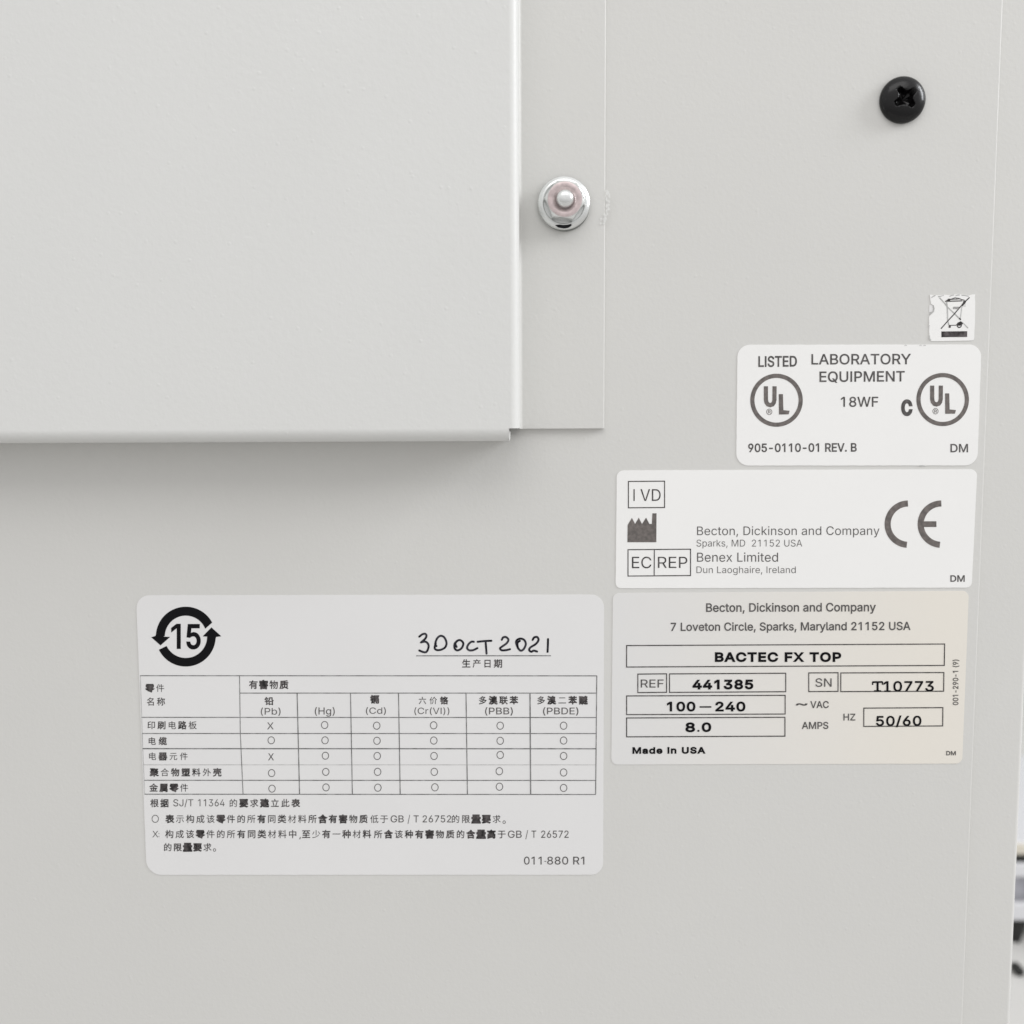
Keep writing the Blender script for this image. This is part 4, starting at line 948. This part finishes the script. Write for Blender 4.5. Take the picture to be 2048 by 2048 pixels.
# ---- certification sticker
s2 = sticker((1718, 930), 'white rounded rectangular sticker reading LISTED LABORATORY EQUIPMENT with two ringed letter marks')
P = Ink(1448, 668, 3.578)
sheet('paper', rounded(P.px((97, 77)), P.px((1843, 75)), P.px((1813, 941)), P.px((87, 942)), 25, 8, 0.25), M['paper'], s2)
P.text('LISTED', 248, 520, 161, 234, 231, fat=0.5)
P.text('LABORATORY', 627, 1336, 145, 217, 215, fat=0.25)
P.text('EQUIPMENT', 685, 1292, 270, 342, 338, fat=0.3)
P.text('18WF', 838, 1103, 451, 520, 519, fat=0.2)
P.build('lettering', 'ink_grey', s2)
P = Ink(1448, 668, 3.578)
P.text('905-0110-01 REV. B', 175, 948, 786, 844, 840, fat=0.4)
P.build('form_number', 'ink_grey', s2)
P = Ink(1448, 668, 3.578)
P.text('DM', 1622, 1745, 788, 845, fat=0.3)
P.build('initials', 'ink_grey', s2)
for cx, cy, ux in ((376, 474, 0), (1565, 469, 1190)):
    K = Ink(1448, 668, 3.578)
    K.ring(cx, cy, 173, 175, 30, 72)
    dy = -5 if ux else 0
    K.line([(300 + ux, 374 + dy), (300 + ux, 470 + dy), (304 + ux, 490 + dy), (315 + ux, 504 + dy), (331 + ux, 509 + dy), (347 + ux, 504 + dy), (357 + ux, 490 + dy), (361 + ux, 470 + dy), (362 + ux, 374 + dy)], 30)
    K.poly([(392 + ux, 430 + dy), (422 + ux, 430 + dy), (425 + ux, 545 + dy), (470 + ux, 549 + dy), (463 + ux, 575 + dy), (393 + ux, 576 + dy)])
    K.ring(324 + ux, 557 + dy, 19, 20, 4, 24)
    K.text('R', 316 + ux, 334 + ux, 546 + dy, 568 + dy)
    K.build('certification_mark', 'ink_brown', s2)
K = Ink(1448, 668, 3.578)
K.text('C', 1276, 1340, 477, 578, fat=2.2)
K.build('mark_letter', 'ink_grey', s2)
K = Ink(1448, 668, 3.578)
K.line([(1398, 944), (1418, 941), (1438, 945)], 7)
K.build('edge_nick', 'ink_pale', s2)
K = Ink(1448, 668, 3.578)
for x in (1292, 1398, 1428):
    K.line([(x, 83), (x + 9, 79), (x + 16, 83)], 4)
K.build('edge_marks', 'ink_pale', s2)

# ---- conformity sticker
s3 = sticker((1580, 1175), 'wide white sticker with boxed IVD and EC REP symbols and a large CE mark')
P = Ink(1210, 920, 2.542)
sheet('paper', rounded(P.px((60, 53)), P.px((1893, 47)), P.px((1864, 649)), P.px((54, 652)), (14, 14, 11, 11), 8, 0.2), M['paper'], s3)
P.text('Becton, Dickinson and Company', 468, 1396, 338, 382, 381, fat=-0.25)
P.text('Sparks, MD  21152 USA', 465, 1003, 405, 440, fat=-0.3)
P.text('Benex Limited', 468, 880, 471, 517, fat=-0.2)
P.text('Dun Laoghaire, Ireland', 465, 970, 541, 575, fat=-0.3)
P.build('lettering', 'ink_grey', s3)
P = Ink(1210, 920, 2.542)
P.text('DM', 1757, 1828, 587, 618, fat=0.3)
P.build('initials', 'ink_grey', s3)
K = Ink(1210, 920, 2.542)
K.rect(119, 109, 303, 243, 5, 1.5)
K.line([(148, 148), (148, 208)], 6)
K.text('VD', 180, 283, 148, 208, fat=-0.2)
K.build('diagnostic_symbol', 'ink_dark', s3)
K = Ink(1210, 920, 2.542)
K.poly([(114, 418), (115, 330), (137, 294), (153, 325), (172, 293), (188, 325), (209, 293), (226, 325), (238, 325), (241, 271), (262, 271), (261, 418)])
K.build('factory_symbol', 'ink_brown', s3)
K = Ink(1210, 920, 2.542)
K.rect(117, 456, 435, 590, 5, 2.5)
K.line([(251, 456), (250, 589)], 5)
K.text('EC', 137, 236, 492, 550, fat=-0.2)
K.text('REP', 269, 419, 492, 549, fat=-0.2)
K.build('representative_symbol', 'ink_dark', s3)
K = Ink(1210, 920, 2.542)
K.arc(1542, 326, 105, 91, 266, 31, 40)
K.arc(1710, 326, 105, 90, 266, 31, 40)
K.line([(1614, 326), (1685, 326)], 29)
K.build('conformity_mark', 'ink_brown', s3)

# ---- rating plate sticker
s4 = sticker((1570, 1525), 'greyish to cream rating plate sticker with black boxed electrical values and Made in USA')
P = Ink(1210, 1170, 2.542)
sheet('film', rounded(P.px((40, 41)), P.px((1850, 30)), P.px((1816, 908)), P.px((32, 913)), 13, 8, 0.15), M['cream_end'], s4, 0.0001)
P.text('Becton, Dickinson and Company', 515, 1376, 94, 136, 133, fat=0.25)
P.text('7 Loveton Circle, Sparks, Maryland 21152 USA', 335, 1552, 193, 233, 228, fat=0.25)
P.text('REF', 182, 298, 481, 521, fat=-0.05)
P.text('SN', 1070, 1152, 475, 517, fat=0)
P.text('~', 972, 1028, 585, 622, fat=0.4)
P.text('VAC', 1045, 1137, 591, 625, fat=0.2)
P.text('AMPS', 1002, 1135, 697, 731, fat=0.2)
P.text('HZ', 1213, 1272, 655, 688, fat=0.15)
P.build('lettering', 'ink_grey', s4)
P = Ink(1210, 1170, 2.542)
P.text('DM', 1736, 1783, 845, 865, fat=0.2)
P.build('initials', 'ink_grey', s4)
P = Ink(1210, 1170, 2.542)
P.vtext('001-290-1 (9)', 1769, 1796, 610, 380, fat=0.25)
P.build('form_number', 'ink_grey', s4)
K = Ink(1210, 1170, 2.542)
K.rect(110, 308, 1727, 417, 5, 8, 2)
K.rect(167, 453, 313, 547, 5, 1.5)
K.rect(328, 452, 919, 546, 5, 3.5)
K.rect(1036, 447, 1185, 542, 5, 1)
K.rect(1199, 447, 1723, 542, 5, 2, 1)
K.rect(110, 564, 916, 659, 5, 3)
K.rect(110, 676, 915, 772, 5, 3.5)
K.rect(1316, 626, 1718, 719, 5, 2.5, 1)
K.build('value_boxes', 'ink_dark', s4)
K = Ink(1210, 1170, 2.542)
K.text('BACTEC FX TOP', 562, 1198, 345, 388, fat=1.15, track=40)
K.text('441385', 448, 751, 485, 528, 527, fat=1.15, track=25)
K.text('100', 318, 457, 596, 640, fat=0.95, track=25)
K.line([(481, 620), (541, 620)], 7)
K.text('240', 564, 711, 596, 640, fat=1.0, track=25)
K.text('8', 412, 455, 702, 745, fat=1.1)
K.text('.', 470, 480, 702, 745, fat=0.2)
K.text('0', 495, 537, 702, 744, fat=1.1)
K.text('10773', 1418, 1670, 491, 540, 539, fat=0.6, track=20)
K.line([(1360, 494), (1412, 493)], 9)
K.line([(1386, 493), (1386, 540)], 11)
K.line([(1361, 492), (1361, 508)], 7)
K.line([(1411, 492), (1411, 507)], 7)
K.line([(1368, 539), (1404, 539)], 8)
K.line([(1420, 540), (1452, 540)], 8)
K.text('50/60', 1380, 1607, 668, 715, 714, fat=0.6, track=20)
K.text('Made in USA', 142, 507, 827, 856, 855, fat=0.85, track=55)
K.build('typed_values', 'ink_black', s4)

# ---- substances table sticker
s5 = sticker((740, 1749), 'large white sticker with a Chinese substance table and handwritten date')
sheet('film', rounded((272.2, 1190.6), (1208.3, 1189.4), (1206.2, 1749.6), (293.2, 1749.8), (26, 26, 24, 30), 9, 0.2), M['film'], s5)
A = (260, 1180, 4.025)
B = (740, 1180, 3.943)
C = (260, 1460, 4.025)
D = (740, 1460, 3.943)
# recycling symbol
K = Ink(280, 1190, 10.73)
ccx, ccy, ro, ri = 982, 893, 642, 452


def pt(a, r):
    return (ccx + r * math.cos(R(a)), ccy - r * math.sin(R(a)))


up = [pt(a, ro) for a in range(28, 177, 4)] + [(330, 880), (240, 906), (440, 1082), (645, 900), (500, 893)] + [pt(a, ri - 2) for a in range(178, 20, -4)]
K.poly(up)
lo_ = [pt(a, ro) for a in range(206, 358, 4)] + [(1632, 900), (1745, 886), (1532, 695), (1345, 888), (1440, 893)] + [pt(a, ri + 6) for a in range(358, 202, -4)]
K.poly(lo_)
K.text('1', 680, 862, 630, 1145, fat=1.0)
K.text('5', 1012, 1285, 640, 1145, fat=1.5)
K.build('recycling_mark', 'ink_black', s5)
# handwriting
K = Ink(820, 1250, 6.44)
for pts_, cl in (([(120, 150), (160, 120), (197, 114), (212, 140), (195, 178), (142, 224)], 0),
                 ([(142, 224), (200, 215), (238, 255), (232, 312), (205, 350), (165, 346), (120, 328)], 0),
                 ([(340, 272), (326, 240), (348, 175), (392, 140), (440, 158), (470, 225), (455, 285), (400, 318), (345, 322), (318, 296), (332, 235)], 0),
                 ([(600, 282), (584, 240), (610, 203), (650, 196), (686, 232), (674, 285), (640, 318), (600, 325), (573, 292), (577, 238), (612, 205)], 0),
                 ([(822, 216), (790, 216), (752, 250), (736, 295), (762, 325), (812, 324), (868, 298)], 0),
                 ([(872, 216), (960, 207), (1048, 203)], 0), ([(973, 205), (980, 290), (986, 368)], 0),
                 ([(1183, 190), (1200, 160), (1238, 156), (1268, 190), (1245, 235), (1190, 275), (1160, 300), (1182, 325), (1235, 324), (1288, 312)], 0),
                 ([(1415, 205), (1385, 230), (1390, 290), (1425, 330), (1465, 310), (1492, 245), (1470, 192), (1420, 175), (1375, 197), (1368, 235), (1392, 300)], 0),
                 ([(1580, 192), (1600, 160), (1640, 156), (1655, 195), (1620, 245), (1552, 288), (1535, 322), (1562, 344), (1595, 330), (1636, 342)], 0),
                 ([(1778, 182), (1776, 260), (1772, 346)], 0)):
    K.line(pts_, 27, cl, True, 6)
K.build('handwritten_date', 'pen_ink', s5)
# ruled table
T = Ink(0, 0, 1)
xr = 1193.3
T.line([(280, 1351.4), (1194.2, 1351.7)], 1.7)
T.line([(480, 1386.2), (xr, 1386.2)], 1.7)
T.line([(283, 1434.7), (1193, 1435.1)], 1.7)
T.line([(284, 1467), (1193, 1467.1)], 1.7)
T.line([(285, 1497.3), (1192.5, 1497.5)], 2.1)
T.line([(288, 1560.6), (1192, 1560.9)], 1.7)
T.line([(289, 1588.4), (1191.5, 1589)], 1.7)
T.line([(479.1, 1351.5), (480.6, 1465), (486.1, 1588.7)], 1.5)
T.line([(594.2, 1386.2), (599.1, 1588.7)], 2.0)
T.line([(701, 1386.2), (704.7, 1588.7)], 1.8)
T.line([(797, 1386.2), (800.4, 1588.8)], 1.9)
T.line([(932, 1386.2), (934.8, 1588.8)], 1.9)
T.line([(1060, 1386.2), (1061.3, 1589)], 2.5)
T.line([(1193.6, 1351.7), (1191.3, 1589)], 1.8)
T.line([(832.4, 1311.6), (1101.9, 1311.4)], 1.9)
T.build('table_grid', 'ink_faint', s5)
T = Ink(0, 0, 1)
T.line([(280.6, 1351.4), (285.5, 1497), (289.3, 1588.4)], 1.2)
T.line([(287, 1529.6), (1192, 1529.7)], 1.0)
T.build('worn_grid_lines', 'ink_pale', s5)
# Chinese characters, line by line
def merge(name, inks, m):
    o = inks[0]
    for k in inks[1:]:
        b = len(o.v)
        o.v += k.v
        o.f += [tuple(i + b for i in f) for f in k.f]
    return o.build(name, m, s5)


a, b, c, d = (Ink(*q) for q in (A, B, C, D))
h, c2, ra = Ink(820, 1250, 6.44), Ink(*C), Ink(*A)
h.han('生产日期', 672, 1188, 442, 548, fat=0.15)
ra.han('零件', 128, 275, 757, 820)
ra.han('名称', 135, 282, 866, 930)
a.han('有害物质', 960, 1273, 728, 795)
a.han('铅', 1085, 1155, 862, 925)
b.han('镉', 5, 70, 830, 893)
b.han('六价铬', 385, 613, 842, 900)
b.han('多溴联苯', 858, 1166, 838, 900)
b.han('多溴二苯醚', 1318, 1713, 838, 900)
ra.han('印刷电路板', 140, 536, 1056, 1120)
c.han('电缆', 145, 295, 58, 120)
c.han('电器元件', 148, 465, 180, 242)
c.han('聚合物塑料外壳', 163, 735, 308, 372)
c.han('金属零件', 158, 468, 432, 496)
c2.han('根据', 165, 310, 556, 620)
c2.han('的要求建立此表', 800, 1366, 556, 620)
c2.han('表示构成该零件的所有同类材料所含有害物质', 288, 1912, 683, 748)
d.han('低于', 3, 143, 670, 733)
d.han('的限量要求', 643, 1030, 670, 733)
c2.han('构成该零件的所有同类材料中', 285, 1342, 805, 870)
c2.han('至少有一种材料', 1385, 1940, 805, 870)
d.han('所含该种有害物质的含量高于', 33, 1070, 790, 853)
c2.han('的限量要求', 272, 655, 912, 975)
d.ring(1058, 727, 10, 11, 4, 16)
c2.ring(680, 966, 10, 11, 4, 16)
c2.line([(1372, 862), (1366, 880)], 7)
merge('notes_lettering', [c2, d], 'ink_dark')
merge('column_headings', [a, b], 'ink_dark')
merge('row_names', [ra, c], 'ink_dark')
merge('date_caption', [h], 'ink_dark')
a, b, c, d = (Ink(*q) for q in (A, B, C, D))
c2, d2, fn = Ink(*C), Ink(*D), Ink(*D)
a.text('(Pb)', 1053, 1212, 950, 1003, fat=-0.15)
a.text('(Hg)', 1488, 1648, 946, 1002, fat=-0.1)
b.text('(Cd)', -32, 125, 927, 976, fat=-0.15)
b.text('(Cr(VI))', 350, 626, 928, 978, fat=-0.2)
b.text('(PBB)', 908, 1126, 928, 980, fat=-0.05)
b.text('(PBDE)', 1365, 1643, 928, 980, fat=-0.05)
c2.text('SJ/T', 348, 510, 558, 614, fat=-0.2)
c2.text('11364', 548, 762, 558, 614, fat=-0.2)
d2.text('GB', 163, 266, 674, 728, fat=-0.1)
d2.text('/', 297, 316, 672, 732, fat=-0.2)
d2.text('T', 344, 384, 674, 728, fat=-0.1)
d2.text('26752', 415, 641, 674, 728, fat=-0.1)
d2.text('GB', 1088, 1196, 794, 850, fat=-0.1)
d2.text('/', 1226, 1247, 792, 853, fat=-0.2)
d2.text('T', 1274, 1311, 794, 850, fat=-0.1)
d2.text('26572', 1350, 1566, 794, 850, fat=-0.1)
fn.text('011', 1215, 1353, 1000, 1060, fat=0)
fn.text('880 R1', 1398, 1690, 1000, 1060, fat=0)
fn.line([(1375, 1036), (1390, 1036)], 5)
c2.text('X', 180, 228, 812, 864, fat=-0.3)
c2.line([(233, 830), (233, 837)], 5)
c2.line([(233, 853), (233, 860)], 5)
c2.ring(203, 715, 26, 29, 5, 32)
for k, pts_ in ((a, ((1567, 1087),)), (c, ((1137, 83), (1570, 83), (1573, 207), (1140, 347), (1576, 337), (1143, 472), (1578, 462))),
                (b, ((53, 1070), (502, 1067), (1027, 1070), (1527, 1070))),
                (d, ((55, 85), (57, 205), (60, 330), (62, 455), (503, 83), (505, 205), (507, 330), (512, 452), (1027, 85), (1027, 197),
                     (1020, 325), (1021, 447), (1527, 83), (1527, 205), (1527, 335), (1527, 457)))):
    for x, y in pts_:
        k.ring(x, y, 26, 28.5, 5.5, 32)
a.text('X', 1104, 1156, 1066, 1122, fat=-0.15)
c.text('X', 1112, 1158, 188, 244, fat=-0.1)
merge('table_marks', [a, b, c, d], 'ink_grey')
merge('notes_figures', [c2, d2], 'ink_grey')
fn.build('form_number', 'ink_grey', s5)

# ------------------------------------------------------------------ blurred surroundings beyond the cabinet edge
YB = 0.50
zbench = at(2040, 1897, YB).z
bench = empty('lab_bench', (0.6, 0.9, zbench), 'pale laminate bench top seen blurred beyond the cabinet at lower right', 'bench')
box('bench_top', (edge_x + 0.02, 0.02, zbench - 0.03), (1.6, 1.28, zbench), M['bench_top'], bench, 0.003)
box('bench_base', (edge_x + 0.05, 0.10, zbench - 0.75), (1.55, 1.22, zbench - 0.032), M['casing'], bench)
wall = box('wall', (-1.5, 1.30, -1.3), (2.8, 1.36, 1.6), M['wall_paint'])
tag(wall, kind='structure')
floor = box('floor', (-1.5, -1.5, zbench - 0.80), (2.8, 1.29, zbench - 0.76), M['bench_top'])
tag(floor, kind='structure')

dev = empty('bench_instrument', (0.42, YB + 0.1, zbench), 'blurred white and grey instrument on black feet at the right edge', 'instrument')


def zz(py, px=2042):
    return at(px, py, YB).z


x0 = at(2012, 1850, YB).x
x1 = x0 + 0.16
box('casing', (x0, YB, zz(1843)), (x1, YB + 0.2, zz(1806)), M['casing'], dev, 0.002)
box('vent_panel', (x0 + 0.004, YB + 0.002, zz(1805.5)), (x1 - 0.004, YB + 0.2, zz(1757)), M['grey_plastic'], dev, 0.001)
box('casing', (x0, YB, zz(1756.5)), (x1, YB + 0.2, zz(1726)), M['casing'], dev, 0.002)
box('seam', (x0 + 0.003, YB + 0.001, zz(1725.5)), (x1 - 0.003, YB + 0.2, zz(1711)), M['black_rubber'], dev)
box('lid', (x0, YB + 0.002, zz(1710.5)), (x1, YB + 0.2, zz(1686)), M['casing'], dev, 0.002)
box('lid_trim', (x0 + 0.002, YB, zz(1710)), (x1 - 0.002, YB + 0.003, zz(1689)), M['beige_plastic'], dev, 0.001)
for px in (2034, 2200):
    fc = at(px, 1870, YB + 0.004)
    zt, z0 = zz(1843.5), zbench
    n_ = 24
    vs = []
    for r_, z in ((0.0080, zt), (0.0078, zt - 0.006), (0.0042, z0 + 0.003), (0.0038, z0)):
        vs += [(fc.x + 0.003 + r_ * math.cos(2 * math.pi * k / n_), YB + 0.012 + r_ * math.sin(2 * math.pi * k / n_), z) for k in range(n_)]
    fs = [(i * n_ + k, i * n_ + (k + 1) % n_, (i + 1) * n_ + (k + 1) % n_, (i + 1) * n_ + k) for i in range(3) for k in range(n_)]
    fs += [tuple(range(n_)), tuple(range(3 * n_, 4 * n_))]
    mesh('foot', vs, fs, M['black_rubber'], dev, True)
# black plug lying on the bench
t = (zbench + 0.003 - CAM_POS.z)
dd = CAM_ROT @ Vector(((2035.5 - 1024) / 2048, (1024 - 1938) / 2048, -1))
pc = CAM_POS + dd * (t / dd.z)
plug = box('cable_end', (pc.x - 0.0035, pc.y - 0.006, zbench), (pc.x + 0.0030, pc.y + 0.006, zbench + 0.006), M['black_rubber'], None, 0.0022, 4)
tag(plug, 'small dark blurred cable end lying on the pale bench below the instrument foot', 'cable')
